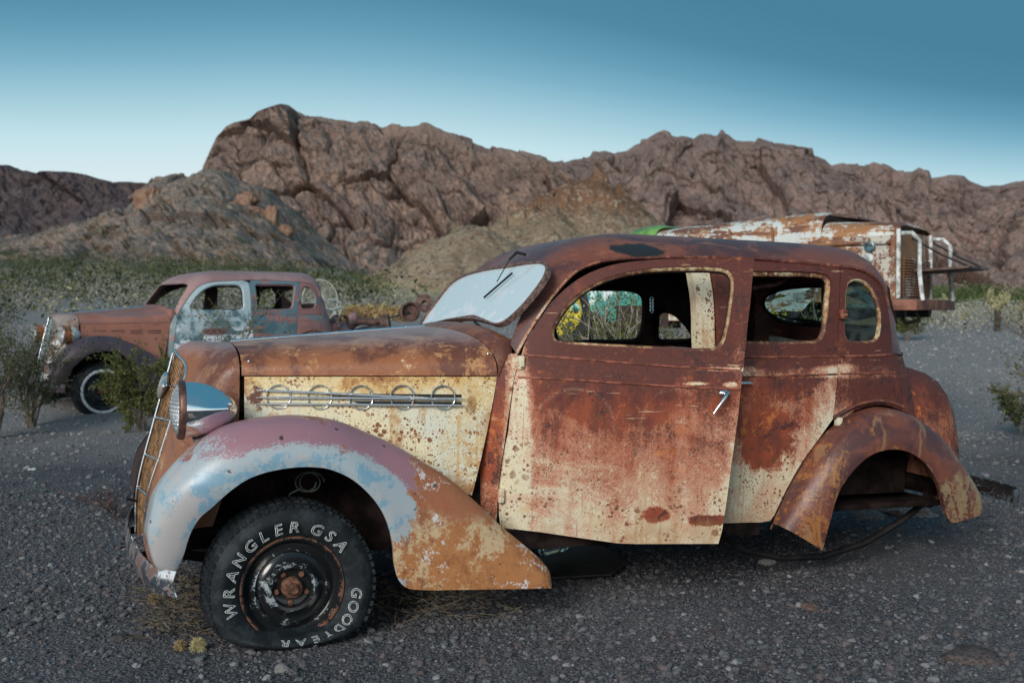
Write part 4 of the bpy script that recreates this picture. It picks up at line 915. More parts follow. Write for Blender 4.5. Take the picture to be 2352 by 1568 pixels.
# ------------------------------------------------------------------ ground
HD = np.array([0, 12, 20, 30, 60, 100, 200, 400, 900, 3000.]); HR = np.array([0, 0, .5, .95, 1.5, 2.1, 4.0, 7, 10, 10.]); HL = np.array([0, 0, .5, 1.0, 2.4, 4.8, 11, 21, 30, 30.])
def ground_h(x, y):
    x = np.asarray(x, float); y = np.asarray(y, float); d = np.maximum(y, 0); az = np.arctan2(x, np.maximum(y, .1)); l = 1 / (1 + np.exp((az + .16) / .05))
    h = np.interp(d, HD, HR) * (1 - l) + np.interp(d, HD, HL) * l
    q = np.stack([x * .35, y * .35, x * 0], -1); r = np.hypot(x, y)
    h = h + fbm(q, 3, .5, 3) * .035 * np.clip((r - 1) / 8, .25, 1) + fbm(q * .12, 4, .5, 5) * np.clip((r - 25) / 100, 0, 1) * 1.3
    dx = x - .4; dy = y - 5.6; return h - .0
def gz(x, y): return float(ground_h(np.array([x]), np.array([y]))[0])
def gravel_mat():
    m, p = material('gravel_ground'); v, X, Y, Z = coords(); n1 = noi(v, .6, 5, .6); n2 = noi(v, 9, 6, .7); n3 = noi(v, 55, 5, .7); vo = vor(v, 62); vc = vor(v, 62, out='Color'); t = NT.t
    hsv = t.nodes.new('ShaderNodeSeparateColor'); t.links.new(vc.s, hsv.inputs[0]); r1 = EX(hsv.outputs[0]); r2 = EX(hsv.outputs[1])
    c = mixc((.062, .064, .075), (.108, .110, .123), ss(n1 + (n2 - .5) * .5, .32, .68)); c = mixc(c, mixc((.05, .048, .054), (.25, .245, .255), r1), ss(vo, .46, .24) * .95); c = mixc(c, (.19, .125, .105), ss(r2, .80, .9) * ss(vo, .4, .2) * .5)
    far = ss(Y + (n1 - .5) * 4, 7, 15); c = mixc(c, mixc((.25, .24, .24), (.35, .335, .33), n2), far * .9); c = mixc(c, (.15, .135, .11), ss(Y, 30, 60) * .8); c = mixc(c, (.10, .115, .06), ss(Y, 40, 120) * ss(noi(v, .10, 4), .40, .6) * .6)  # first mix paints lens vignette into the ground: paler with distance
    finish(p, c, .9, 0, (1 - vo) * .9 + n3 * .35 + n2 * .4, .9, .022, .25); return m
def build_ground():
    fr = np.radians(np.concatenate([np.linspace(-34, 34, 240), np.linspace(38, 322, 60)])); R = np.concatenate([[.3], np.geomspace(.8, 3000, 210)])
    A, B = np.meshgrid(fr, R, indexing='ij'); x = np.sin(A) * B; y = np.cos(A) * B; z = ground_h(x, y)
    V = np.stack([x, y, z], -1).reshape(-1, 3); f = grid_faces(len(fr), len(R), True); V = np.vstack([V, [[0, 0, 0]]]); c = len(V) - 1; nr = len(R)
    f += [(((i + 1) % len(fr)) * nr, i * nr, c) for i in range(len(fr))]
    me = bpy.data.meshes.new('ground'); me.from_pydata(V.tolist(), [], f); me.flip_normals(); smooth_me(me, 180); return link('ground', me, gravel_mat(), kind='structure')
# ------------------------------------------------------------------ mountains
def rock_mat(name, cols, scale=1.0, green=0.0, speck=0.0, bump=1.0, crk=.75, crown=None, varn=None):
    m, p = material(name); v, X, Y, Z = coords(); n1 = noi(v, .020 * scale, 6, .62, .6); n2 = noi(v, .11 * scale, 7, .68, .5); n3 = noi(v, .6 * scale, 6, .7); st = noi(vmap(v, (.12 * scale, .12 * scale, .022 * scale)), 1, 6, .65, .8)
    ck = vor(vmap(v, (.055 * scale, .055 * scale, .020 * scale)), 1.0, 'DISTANCE_TO_EDGE')
    c = mixc(cols[0], cols[1], ss(n1 + (st - .5) * .9, .40, .60)); c = mixc(c, cols[2], ss(n2 + (n1 - .5) * .5, .52, .70) * .75); c = mixc(c, cols[3], ss(n3 + (n2 - .5) * .6, .55, .75) * .7)
    c = mixc(c, tuple(q * .35 for q in cols[0]), ss(ck + (n3 - .5) * .10, .03, .0) * crk)
    if varn: c = mixc(c, varn[2], ss(Z + (n1 - .5) * 46 + (n2 - .5) * 16, varn[0], varn[1]) * .42)
    if crown: c = mixc(c, mixc(crown[2], (.40, .33, .25), ss(n3 + (n2 - .5) * .5, .55, .75)), ss(Z + (n2 - .5) * 5.0, crown[0], crown[1]) * .85)
    if green: c = mixc(c, (.075, .085, .045), ss(n2 * .5 + n3 * .5, .60 - green * .1, .66 - green * .1) * min(1, green))
    if speck: c = mixc(c, (.06, .06, .038), ss(vor(v, .55 * scale) + (n3 - .5) * .2, .26, .16) * speck)
    finish(p, c, .95, 0, n2 * .5 + n3 * .5 + st * .6 + ss(ck, .0, .08) * .3, .9 * bump, 1.6 / scale, .1); return m
def facets(U, seed, tilt=1.0):
    """cells that each keep their own depth and slant: broken slabs of rock with cracks between"""
    I = np.floor(U).astype(np.int64); f1 = np.full(U.shape[:-1], 9.); f2 = f1.copy(); out = np.zeros_like(f1)
    for a in (-1, 0, 1):
        for b in (-1, 0, 1):
            J = I + np.array([a, b]); z0 = J[..., 0] * 0; q = np.stack([_hash(J[..., 0], J[..., 1], z0, seed + m) for m in (11, 23)], -1) + J; dv = U - q; d = np.sqrt((dv ** 2).sum(-1))
            v = (_hash(J[..., 0], J[..., 1], z0, seed + 51) - .5) + tilt * (dv[..., 0] * (_hash(J[..., 0], J[..., 1], z0, seed + 61) - .5) * 2 + dv[..., 1] * (_hash(J[..., 0], J[..., 1], z0, seed + 71) - .5) * 1.4)
            m1 = d < f1; f2 = np.where(m1, f1, np.minimum(f2, d)); out = np.where(m1, v, out); f1 = np.where(m1, d, f1)
    return out, f2 - f1
def mountain(name, sil, Rr, Rf, yfoot, mat, nc=420, nr=150, prof=1.0, amp=(9, 5, 3), cliff=1.0, seed=1, back=.25, sil_j=.5, skew=0.0, jag=.5, knee=(.3, .6), fine=1.0):
    s = np.array(sil, float); px = np.linspace(s[0, 0], s[-1, 0], nc); py = np.interp(px, s[:, 0], s[:, 1]); yf = np.interp(px, [q[0] for q in yfoot], [q[1] for q in yfoot])
    az = np.arctan((px - CX) / F); rows_f = int(nr * .82); sv = np.concatenate([np.linspace(0, 1, rows_f), 1 + np.linspace(0, 1, nr - rows_f + 1)[1:] * back])
    rr = Rr(px) if callable(Rr) else np.full(nc, float(Rr)); rf = Rf(px) if callable(Rf) else np.full(nc, float(Rf))
    zr = CAMH + (YH - py) / F * rr; zf = CAMH + (YH - yf) / F * rf
    S_, A_ = np.meshgrid(sv, np.arange(nc), indexing='xy'); A_ = A_.astype(int); sm = np.minimum(S_, 1)
    kn = np.clip(knee[0] + fbm(np.stack([np.tan(az) * rr / 40, az * 0, az * 0], -1), 3, .5, seed + 77) * .10, .05, .9)[A_]
    g_ = np.where(sm < kn, sm / kn * knee[1], knee[1] + (1 - knee[1]) * (sm - kn) / (1 - kn))
    d = rf[A_] + (rr - rf)[A_] * (g_ + np.maximum(S_ - 1, 0)); z = zf[A_] + (zr - zf)[A_] * sm ** prof
    over = np.maximum(S_ - 1, 0); z = z - over * (rr - rf)[A_] * .9
    x = np.tan(az)[A_] * d; P = np.stack([x, d, z], -1)
    L = (rr.mean()) / 300.0
    ln = np.hypot(rr - rf, zr - zf).mean(); U = np.stack([x, S_ * ln, x * 0 + seed * 9.7], -1)      # lateral, up-slope
    q = P / (60 * L); q3 = P / (7 * L); U[..., 0] += U[..., 1] * .22 * (1 if skew >= 0 else -1) + fbm(q * 1.6, 3, .5, seed + 2) * 4 * L
    big = fbm(q, 4, .5, seed); rid = fbm(U / np.array([26 * L, 75 * L, 1]), 4, .55, seed + 9, True)
    wob = np.stack([fbm(q * 3.2, 3, .55, seed + 4), fbm(q * 3.2 + 5, 3, .55, seed + 5), x * 0], -1)
    u2 = U[..., :2] / L; w2 = wob[..., :2]
    fa, ea = facets(u2 / np.array([20, 42]) + w2 * .20, seed + 20, .9); fb, eb = facets(u2 / np.array([8, 15]) + w2 * .3 + 4, seed + 40, .9); fc, ec = facets(u2 / np.array([3.0, 4.6]) + w2 * .35 + 9, seed + 50, .8)
    fade = np.clip((1.0 - sm) / .13, .10, 1) * np.clip(S_ / .06 + .1, 0, 1)
    broad = .30 + .70 * np.clip(fbm(P / (46 * L) + 7.7, 3, .5, seed + 33) * 1.6 + .5, 0, 1)      # some faces stay broad and smooth
    fb = fb * broad; fc = fc * (.35 + .65 * broad); fa = fa * (1.35 - .35 * broad)
    dep = amp[0] * L * big + amp[1] * L * rid + cliff * amp[2] * L * (fa * 1.9 - np.clip(1 - ea / .10, 0, 1) * .55 + fb * .75 - np.clip(1 - eb / .13, 0, 1) * .25 + (fbm(U / np.array([5, 16, 1]) / np.array([L, L, 1]), 4, .6, seed + 66, True) - .2) * .55) + fine * L * (fc * 1.5 - np.clip(1 - ec / .2, 0, 1) * .5 + fbm(P / 2.2 / L, 3, .65, seed + 60) * .9)
    P[..., 1] -= dep * fade * .85; P[..., 2] += dep * fade * .40; P[..., 0] -= dep * fade * .25 * np.sign(skew if skew else 1) * (.4 + rid * .5)
    top = fbm(np.stack([x / (9 * L), x * 0, x * 0], -1), 5, .62, seed + 80) ; tp2 = worley(np.stack([x / (7 * L), x * 0 + .3, x * 0], -1), seed + 90)
    P[..., 2] += (top * 1.6 + (tp2[2] - .5) * 1.4 - .3) * L * jag * np.clip((sm - .82) / .18, 0, 1) * 1.3
    P[..., 2] += fbm(q3 * 1.3, 3, .55, seed + 70) * .7 * L * fade
    pyx = np.interp(CX + F * P[..., 0] / np.maximum(P[..., 1], 1), s[:, 0], s[:, 1]) - jag * (6 + 9 * top + 7 * (tp2[2] - .5) + 6 * fbm(np.stack([x / (2.4 * L), x * 0, S_ * 3], -1), 4, .6, seed + 85))      # keep the skyline
    P[..., 2] = np.minimum(P[..., 2], CAMH + (YH - pyx) / F * P[..., 1])
    V = P.reshape(-1, 3); n0, n1_ = P.shape[:2]; f = grid_faces(n0, n1_)
    me = bpy.data.meshes.new(name); me.from_pydata(V.tolist(), [], f); me.update(); smooth_me(me, 14)
    return link(name, me, mat, kind='structure'), P
M1SIL = [(-120,372),(0,382),(30,386),(60,396),(88,404),(95,399),(110,398),(160,401),(200,408),(230,418),(262,425),(290,422),(330,425),(380,436),(450,450),(520,470)]
M2SIL = [(300,448),(345,425),(360,408),(380,405),(420,400),(440,404),(464.4,390.6),(486,351),(500.4,322),(522,297),(540,288),(576,279),(594,261),(619,252),(648,243),(669.6,246.6),(691,257.4),(713,270),(741.6,271.8),(774,279),(821,282.6),(847,277),(879,290.6),(900.5,283),(936.5,290.6),(979.7,287),(1008.5,297.8),(1033.7,312),(1080.5,320),(1123.7,337.4),(1138,332),(1159.7,337),(1181,342.8),(1213.7,351.8),(1242.5,360.8),(1271,371.6),(1320,410),(1380,470),(1440,540),(1500,600)]
M3SIL = [(1180,400),(1240,372),(1278.5,372.6),(1318,362.6),(1354,359),(1361,346),(1390,344.6),(1408,350),(1437,344.6),(1458.5,328.4),(1483.7,323),(1501.7,310.4),(1523,303),(1545,310),(1591.7,316),(1606,306.8),(1625,309),(1644,310),(1650,303),(1654,297),(1658,299),(1663,309),(1687,323.4),(1731,325.4),(1739,319.4),(1771,327.4),(1819,335.4),(1863,343.4),(1867,359.4),(1891,365.4),(1907,380),(1931,373.5),(1991,375.4),(2003,370.7),(2035,379.2),(2055,389.5),(2091,391.4),(2107,382.6),(2131,391.4),(2137,409.3),(2179,403.4),(2211,411),(2251,425.4),(2291,419.4),(2331,409.4),(2370,413),(2440,408),(2560,430)]
M4SIL = [(760,690),(835.7,645),(907.7,614.6),(997.7,560.6),(1051.7,528),(1075,512),(1087.7,508.4),(1100,514),(1113,524.6),(1141.7,531.8),(1188.5,503),(1224.5,470.6),(1267.7,456),(1318,431),(1345,412),(1368.5,402),(1390,409),(1411.7,431),(1440.4,456),(1494.5,513.8),(1580,590),(1680,680)]
TALSIL = [(-120,560),(60,548),(150,528),(230,500),(300,468),(325,448),(340,432),(352,420),(385,408),(430,404),(468,394),(510,398),(560,412),(620,440),(680,490),(740,540),(800,585),(860,625),(920,655),(980,690)]
def build_mountains():
    rk = rock_mat('massif_rock', ((.235, .17, .147), (.37, .262, .214), (.52, .36, .28), (.26, .205, .18)), 1.0, .15, .35, 1.0, .4, None, (26., 58., (.145, .118, .110)))
    rk3 = rock_mat('range_rock', ((.21, .158, .146), (.325, .236, .207), (.41, .27, .23), (.23, .185, .17)), .8, .15, .35, 1.0, .4, None, (34., 80., (.15, .122, .115)))
    rk1 = rock_mat('far_range_rock', ((.105, .085, .092), (.15, .118, .118), (.16, .115, .108), (.125, .10, .10)), .7)
    hill = rock_mat('hill_rock', ((.27, .20, .135), (.35, .27, .19), (.22, .125, .078), (.42, .36, .28)), 2.6, 0, .9, .9, 0.0, (11.0, 16.0, (.20, .10, .06)))
    tal = rock_mat('talus_scree', ((.22, .185, .17), (.30, .245, .21), (.34, .23, .17), (.22, .205, .175)), 2.2, .55, .7, 1.0, 0.0)
    mountain('mountain', M1SIL, 620, 430, [(-120, 600), (520, 600)], rk1, 300, 130, 0.9, (10, 3, 3.0), .8, 3, knee=(.4, .65))
    mountain('mountain', M3SIL, 470, lambda p: 350 + 0 * p, [(1180, 690), (2560, 690)], rk3, 680, 230, .9, (10, 2.6, 3.4), .9, 5, knee=(.34, .6))
    mountain('mountain', M2SIL, 330, lambda p: 235 + 0 * p, [(300, 660), (800, 690), (1100, 705), (1500, 710)], rk, 640, 260, .9, (9, 2.2, 4.6), 1.0, 7, knee=(.22, .5))
    mountain('talus_slope', TALSIL, 275, 120, [(-120, 680), (400, 680), (980, 700)], tal, 480, 170, 1.05, (6, 2.5, 2.0), .8, 9, .25, .3, knee=(.5, .5), fine=1.2, jag=1.3)
    # cone hill: two merging cones with a broken rocky crown
    a1 = at_d(1368.5, 400, 152); a2 = at_d(1087.7, 507, 120); a3 = at_d(1240, 468, 140)
    azs = np.arctan((np.linspace(700, 1760, 360) - CX) / F); rs = np.linspace(82, 200, 190); A, Rg = np.meshgrid(azs, rs, indexing='ij'); x = np.tan(A) * Rg; y = Rg
    w1 = fbm(np.stack([x / 9, y / 9, x * 0], -1), 4, .55, 31); w2 = fbm(np.stack([x / 2.2, y / 2.2, x * 0 + 2], -1), 4, .6, 33)
    def cone(c, kl, kr, ky, rnd=1.2):
        dx = x - c[0]; dy = y - c[1]; k = np.where(dx < 0, kl, kr); return c[2] + rnd * .6 - np.sqrt((dx * k) ** 2 + (dy * ky) ** 2 + rnd ** 2 * .36)
    z = np.maximum.reduce([cone(a1, .60, .86, .62), cone(a2, .56, .62, .6), cone(a3, .55, .7, .7), ground_h(x, y) - 1.0])
    hi = np.clip((z - 9) / 8, 0, 1); z = z + w1 * (.9 + hi * 1.1) + w2 * (.45 + hi * .8) + (worley(np.stack([x / 3, y / 3, x * 0], -1), 35)[2] - .5) * (.35 + hi * 1.5) - np.abs(fbm(np.stack([x / 5, y / 14, x * 0], -1), 3, .5, 39)) * 1.2
    me = bpy.data.meshes.new('hill'); me.from_pydata(np.stack([x, y, z], -1).reshape(-1, 3).tolist(), [], grid_faces(360, 190)); me.update(); smooth_me(me, 60); link('hill', me, hill, kind='structure')
    mountain('hill', [(640, 690), (680, 645), (715, 622), (740, 615), (775, 620), (810, 640), (860, 668), (900, 695)], 96, 74, [(640, 705), (900, 705)], rock_mat('mound_scree', ((.20, .21, .165), (.255, .26, .205), (.22, .20, .17), (.17, .185, .14)), 4, .8, .6, .5, 0.0), 120, 50, .8, (1.2, .6, .2), .3, 15)
    # boulders resting on the talus slope
    bm_ = rock_mat('boulder_rock', ((.29, .17, .12), (.36, .225, .155), (.42, .30, .22), (.27, .17, .13)), 3)
    for (px, py, w_, h_, d, lab) in ((345, 462, 62, 70, 236, 'big pointed orange boulder on the ridge of the scree slope'), (582, 502, 70, 56, 196, 'largest pale orange boulder halfway up the scree slope'), (625, 498, 30, 56, 195, 'tall narrow boulder split from the largest boulder'), (548, 522, 38, 34, 190, 'rounded boulder just below left of the largest boulder'), (570, 460, 54, 40, 215, 'flat topped boulder above the largest boulder'), (538, 476, 26, 30, 210, 'small upright boulder left of the flat topped boulder'), (655, 530, 36, 30, 190, 'small orange boulder below right of the split boulder'), (470, 465, 36, 18, 225, 'low dark boulder high on the scree slope')):
        c = at_d(px, py, d); k = d / F
        bm = bmesh.new(); bmesh.ops.create_icosphere(bm, subdivisions=4, radius=1.0); cr = random.random() * 50
        for v in bm.verts:
            n = mnoise.fractal(v.co * 1.3 + Vector((cr, 0, 0)), .7, 2.1, 4) * .30 + mnoise.noise(v.co * .9 + Vector((0, cr, 0))) * .22
            q = v.co * (1 + n); v.co = Vector((q.x * w_ * .5 * k, q.y * w_ * .42 * k, q.z * h_ * .55 * k * (1 - .18 * q.z)))
        o = bm_obj('boulder', bm, bm_, None, 50, label=lab, cat='boulder', group='boulders on the scree slope'); o.location = c
# ------------------------------------------------------------------ stones and plants
def leaf_mat(name, c1, c2, rough=.75, sc_=3.0):
    m, p = material(name); v, X, Y, Z = coords(); t = NT.t; g = t.nodes.new('ShaderNodeNewGeometry'); r = EX(g.outputs['Random Per Island'])
    finish(p, mixc(c1, c2, ss(r * .6 + noi(v, sc_, 3) * .4, .2, .8)), rough, 0, None, spec=.2); return m
def leaf_cloud(pts, size, seed, flat=.5, jit=1.0):
    """one small quad per point, random orientation"""
    rg = np.random.default_rng(seed); n = len(pts); P = np.asarray(pts); a = rg.normal(size=(n, 3)); a /= np.linalg.norm(a, axis=1, keepdims=True); b = np.cross(a, rg.normal(size=(n, 3))); b /= np.linalg.norm(b, axis=1, keepdims=True)
    s = size * rg.uniform(.6, 1.35, (n, 1)) * jit; w = s * flat
    V = np.stack([P - a * s, P + b * w, P + a * s, P - b * w], 1).reshape(-1, 3); Fc = np.arange(n * 4).reshape(-1, 4); return V, Fc
def fast_mesh(name, V, Fc, mat, **k):
    me = bpy.data.meshes.new(name); V = np.asarray(V, np.float32); Fc = np.asarray(Fc, np.int32); me.vertices.add(len(V)); me.vertices.foreach_set('co', V.ravel()); m = Fc.shape[1]
    me.loops.add(Fc.size); me.loops.foreach_set('vertex_index', Fc.ravel()); me.polygons.add(len(Fc)); me.polygons.foreach_set('loop_start', np.arange(0, Fc.size, m, dtype=np.int32)); me.update(calc_edges=True)
    return link(name, me, mat, **k)
def creosote(px, py, d, w_, h_, label, seed, mats, n=2600, leaf=.011, stems=12, name='creosote_bush', cat='bush', group=None, lean=(0, 0), dense=1.0, base_z=None):
    """open desert shrub: bare forked stems, small leaves clustered on the upper twigs"""
    rg = np.random.default_rng(seed); b = at_d(px, py, d); z = gz(b[0], b[1]) if base_z is None else base_z; b[2] = z
    root = thing(name, label, cat, tuple(b), group=group); bm = bmesh.new(); tips = []
    for k in range(stems):
        a = rg.uniform(0, 2 * math.pi); r = rg.uniform(.25, 1) ** .7 * w_ * .5; top = np.array([math.cos(a) * r + lean[0], math.sin(a) * r * .8 + lean[1], h_ * rg.uniform(.55, 1.0)])
        p = [np.array([math.cos(a) * .03, math.sin(a) * .03, -.03])]; m = 5
        for i in range(1, m + 1):
            t = i / m; p.append(top * np.array([t ** 1.3, t ** 1.3, t ** .85]) + rg.normal(size=3) * .025 * h_)
        bm_tube(bm, p, [.010 * h_ * (1 - .75 * i / m) for i in range(m + 1)], 5)
        for j in range(6):
            i0 = rg.integers(2, m + 1); q0 = p[i0 - 1] + (p[i0] - p[i0 - 1]) * rg.uniform(); dr = np.array([math.cos(a), math.sin(a), .8]) * .5 + rg.normal(size=3) * .5; dr /= np.linalg.norm(dr); ln = h_ * rg.uniform(.14, .34)
            q1 = q0 + dr * ln * .5 + rg.normal(size=3) * .02 * h_; q2 = q0 + dr * ln + np.array([0, 0, .03 * h_]); bm_tube(bm, [q0, q1, q2], [.004 * h_, .003 * h_, .0015 * h_], 4); tips.append((q1, q2))
            for _ in range(2):
                e = q2 + rg.normal(size=3) * .09 * h_ + np.array([0, 0, .05 * h_]); bm_tube(bm, [q1, e], [.002 * h_, .001 * h_], 3); tips.append((q1, e))
        tips.append((p[-2], p[-1]))
    bm_obj('stem', bm, mats[0], root, 60)
    T = np.array(tips); idx = rg.integers(0, len(T), int(n * dense)); f = rg.uniform(.1, 1.08, (len(idx), 1)); P = T[idx, 0] * (1 - f) + T[idx, 1] * f + rg.normal(size=(len(idx), 3)) * .022 * h_
    V, Fc = leaf_cloud(P, leaf, seed + 1); fast_mesh('foliage', V, Fc, mats[1], parent=root); return root
def scrub_mass(name, n, box_, size, mat, seed, label, lpb=26, hfac=.7, leaf=.16, dens=None, cat='scrub'):
    """a far carpet of low shrubs nobody could count"""
    rg = np.random.default_rng(seed); a0, a1, d0, d1 = box_; out = []; az = np.arctan((rg.uniform(a0, a1, n) - CX) / F); u = rg.uniform(size=n); d = np.sqrt(d0 ** 2 + (d1 ** 2 - d0 ** 2) * u); x = np.tan(az) * d; y = d
    cl = fbm(np.stack([x * .05, y * .05, x * 0 + seed], -1), 4, .6, seed)
    keep = cl > rg.uniform(-.28, .26, n); keep &= ~((d < 26) & (np.abs(az) < .1)); x, y, d = x[keep], y[keep], d[keep]; z = ground_h(x, y); m = len(x); s = size * rg.uniform(.5, 1.5, m)
    th = rg.normal(size=(m, lpb, 3)); th /= np.linalg.norm(th, axis=2, keepdims=True); rad = rg.uniform(.35, 1, (m, lpb, 1)) ** .5
    P = np.stack([x, y, z], 1)[:, None] + th * rad * s[:, None, None] * np.array([1, 1, hfac]) + np.array([0, 0, 1]) * (s * hfac * .75)[:, None, None]
    P = P.reshape(-1, 3); sz = np.repeat(s, lpb)[:, None] * leaf
    V, Fc = leaf_cloud(P, 1.0, seed + 3, .6, sz)
    return fast_mesh(name, V, Fc, mat, label=label, cat=cat, kind='stuff')
def stone_mesh(name, seed, mat, sub=1, ang=.35):
    rg = random.Random(seed); bm = bmesh.new(); bmesh.ops.create_icosphere(bm, subdivisions=sub, radius=1.0); s = (rg.uniform(.8, 1.2), rg.uniform(.7, 1.0), rg.uniform(.45, .75)); o = Vector((rg.uniform(0, 50),) * 3)
    for v in bm.verts:
        k = 1 + mnoise.noise(v.co * 1.1 + o) * ang + mnoise.noise(v.co * 2.6 + o) * ang * .4; v.co = Vector((v.co.x * s[0] * k, v.co.y * s[1] * k, v.co.z * s[2] * k))
    me = bpy.data.meshes.new(name); bm.to_mesh(me); bm.free(); me.materials.append(mat); return me
def stone_mat():
    m, p = material('stone'); v, X, Y, Z = coords(); t = NT.t; oi = t.nodes.new('ShaderNodeObjectInfo'); r = EX(oi.outputs['Random']); r2 = mth('FRACT', r * 17.31); n = noi(v, 1.6, 5, .65)
    c = mixc((.042, .044, .052), (.165, .166, .182), r); c = mixc(c, (.30, .30, .31), ss(r2, .86, .97) * .9); c = mixc(c, (.18, .125, .118), ss(r2, .22, .05) * .5); c = mixc(c, (.10, .12, .12), ss(r2, .5, .58) * ss(r2, .68, .6) * .6); c = mixc(c, tuple([.8 * q for q in (.13, .12, .125)]), ss(n, .45, .7) * .5)
    lo = t.nodes.new('ShaderNodeSeparateXYZ'); t.links.new(oi.outputs['Location'], lo.inputs[0]); c = mixc(c, mixc((.20, .19, .19), (.46, .445, .44), r), ss(EX(lo.outputs[1]), 7, 14) * .75)      # vignette falloff painted in: stones paler away from the camera
    finish(p, c, .85, 0, n, .4, .1, .25); return m
def scatter_gn(name, pts, scl, meshes, label, seed, sink=.25, cat='gravel'):
    """gravel: points with a per-point size, stones instanced on them by geometry nodes"""
    me = bpy.data.meshes.new(name); me.from_pydata([tuple(p) for p in pts], [], []); at = me.attributes.new('sz', 'FLOAT', 'POINT'); at.data.foreach_set('value', np.asarray(scl, np.float32))
    ob = link(name, me, None, label=label, cat=cat, kind='stuff'); col = bpy.data.collections.new(name + '_shapes')
    for k, m in enumerate(meshes): o = bpy.data.objects.new('stone_shape', m); col.objects.link(o)
    g = bpy.data.node_groups.new(name, 'GeometryNodeTree'); g.interface.new_socket('Geometry', in_out='INPUT', socket_type='NodeSocketGeometry'); g.interface.new_socket('Geometry', in_out='OUTPUT', socket_type='NodeSocketGeometry'); N = g.nodes
    gi, go = N.new('NodeGroupInput'), N.new('NodeGroupOutput'); m2p = N.new('GeometryNodeMeshToPoints'); ci = N.new('GeometryNodeCollectionInfo'); ci.inputs[0].default_value = col; ci.inputs['Separate Children'].default_value = True; ci.inputs['Reset Children'].default_value = True
    iop = N.new('GeometryNodeInstanceOnPoints'); iop.inputs['Pick Instance'].default_value = True; rv = N.new('FunctionNodeRandomValue'); rv.data_type = 'FLOAT_VECTOR'; rv.inputs[0].default_value = (-.5, -.5, 0); rv.inputs[1].default_value = (.5, .5, 6.283); rv.inputs['Seed'].default_value = seed
    na = N.new('GeometryNodeInputNamedAttribute'); na.data_type = 'FLOAT'; na.inputs[0].default_value = 'sz'; ri = N.new('FunctionNodeRandomValue'); ri.data_type = 'INT'; ri.inputs[4].default_value = 0; ri.inputs[5].default_value = len(meshes) - 1; ri.inputs['Seed'].default_value = seed + 1
    Lk = g.links.new; Lk(gi.outputs[0], m2p.inputs[0]); Lk(m2p.outputs[0], iop.inputs['Points']); Lk(ci.outputs[0], iop.inputs['Instance']); Lk(rv.outputs[0], iop.inputs['Rotation']); Lk(na.outputs[0], iop.inputs['Scale']); Lk(ri.outputs[2], iop.inputs['Instance Index']); Lk(iop.outputs[0], go.inputs[0])
    md = ob.modifiers.new('scatter', 'NODES'); md.node_group = g; return ob
def build_gravel():
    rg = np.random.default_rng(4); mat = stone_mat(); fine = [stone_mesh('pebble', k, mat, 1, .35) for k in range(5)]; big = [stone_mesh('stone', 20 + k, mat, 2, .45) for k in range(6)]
    def zone(n, d0, d1, s0, s1, pw=1.0):
        px = rg.uniform(-40, 2392, n); d = np.sqrt(d0 ** 2 + (d1 ** 2 - d0 ** 2) * rg.uniform(size=n) ** pw); x = (px - CX) / F * d; y = d; s = s0 + (s1 - s0) * rg.uniform(size=n) ** 3.2
        cl = fbm(np.stack([x * .9, y * .9, x * 0], -1), 3, .6, 8) + fbm(np.stack([x * .28, y * .28, x * 0], -1), 2, .5, 18) * .5; k = cl > rg.uniform(-1.0, .35, n); x, y, s = x[k], y[k], s[k]; return np.stack([x, y, ground_h(x, y) + s * .18], 1), s
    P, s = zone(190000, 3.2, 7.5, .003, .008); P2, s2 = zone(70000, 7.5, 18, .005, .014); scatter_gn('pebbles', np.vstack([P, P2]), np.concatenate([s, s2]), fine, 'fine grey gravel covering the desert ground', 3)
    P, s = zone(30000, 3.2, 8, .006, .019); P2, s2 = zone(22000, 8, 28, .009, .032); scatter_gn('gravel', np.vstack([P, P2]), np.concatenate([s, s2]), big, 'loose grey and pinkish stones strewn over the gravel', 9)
    # stones one can pick out
    rmat = plain('rock_grey', (.15, .135, .135), .9, 0, .45, 7, .5, .2)
    for i, (px, py, w_, h_, lab, tint) in enumerate(((2240, 1512, 150, 62, 'large half buried dark rock in the lower right corner', (.085, .07, .068)), (1862, 1395, 48, 24, 'flat brown stone in front of the rear fender', (.15, .10, .085)), (2075, 1183, 130, 44, 'pinkish rock lying under the rear wheel arch', (.22, .16, .15)), (1990, 1190, 90, 34, 'low rock beside the leaf spring under the wheel arch', (.16, .12, .11)), (2135, 1030, 46, 22, 'whitish stone on the gravel behind the sedan', (.42, .40, .39)), (222, 938, 34, 26, 'grey rock wedged against the whitewall tyre', (.17, .15, .15)), (242, 940, 18, 14, 'small stone beside the whitewall tyre', (.24, .22, .21)), (650, 1540, 40, 30, 'grey stone in the gravel below the flat tyre', (.2, .19, .19)), (275, 1470, 44, 30, 'dark flat stone on the gravel left of the flat tyre', (.07, .065, .07)), (1180, 1350, 46, 20, 'pale flat stone lying on the dark metal sheet', (.3, .28, .28)), (1765, 1290, 44, 24, 'light rounded stone by the rear fender tip', (.26, .25, .24)), (75, 1075, 24, 12, 'white stone on the gravel at the left edge', (.55, .53, .52)))):
        if 'metal sheet' in lab: px, py = 1350, 1310
        c = at_z(px, py, .0); d = c[1]; c[2] = gz(c[0], c[1]); k = d / F; me = stone_mesh('rock', 60 + i, plain('rock_tint', tint, .9, 0, .4, 9, .5, .2), 3, .5); smooth_me(me, 30)
        o = link('rock', me, None, label=lab, cat='rock'); o.scale = (w_ * .5 * k, w_ * .45 * k, h_ * .75 * k); o.location = (c[0], c[1], c[2] + (.02 if 'metal sheet' in lab else .0)); o.rotation_euler = (0, 0, i * 1.3)
CHOLLA = {}
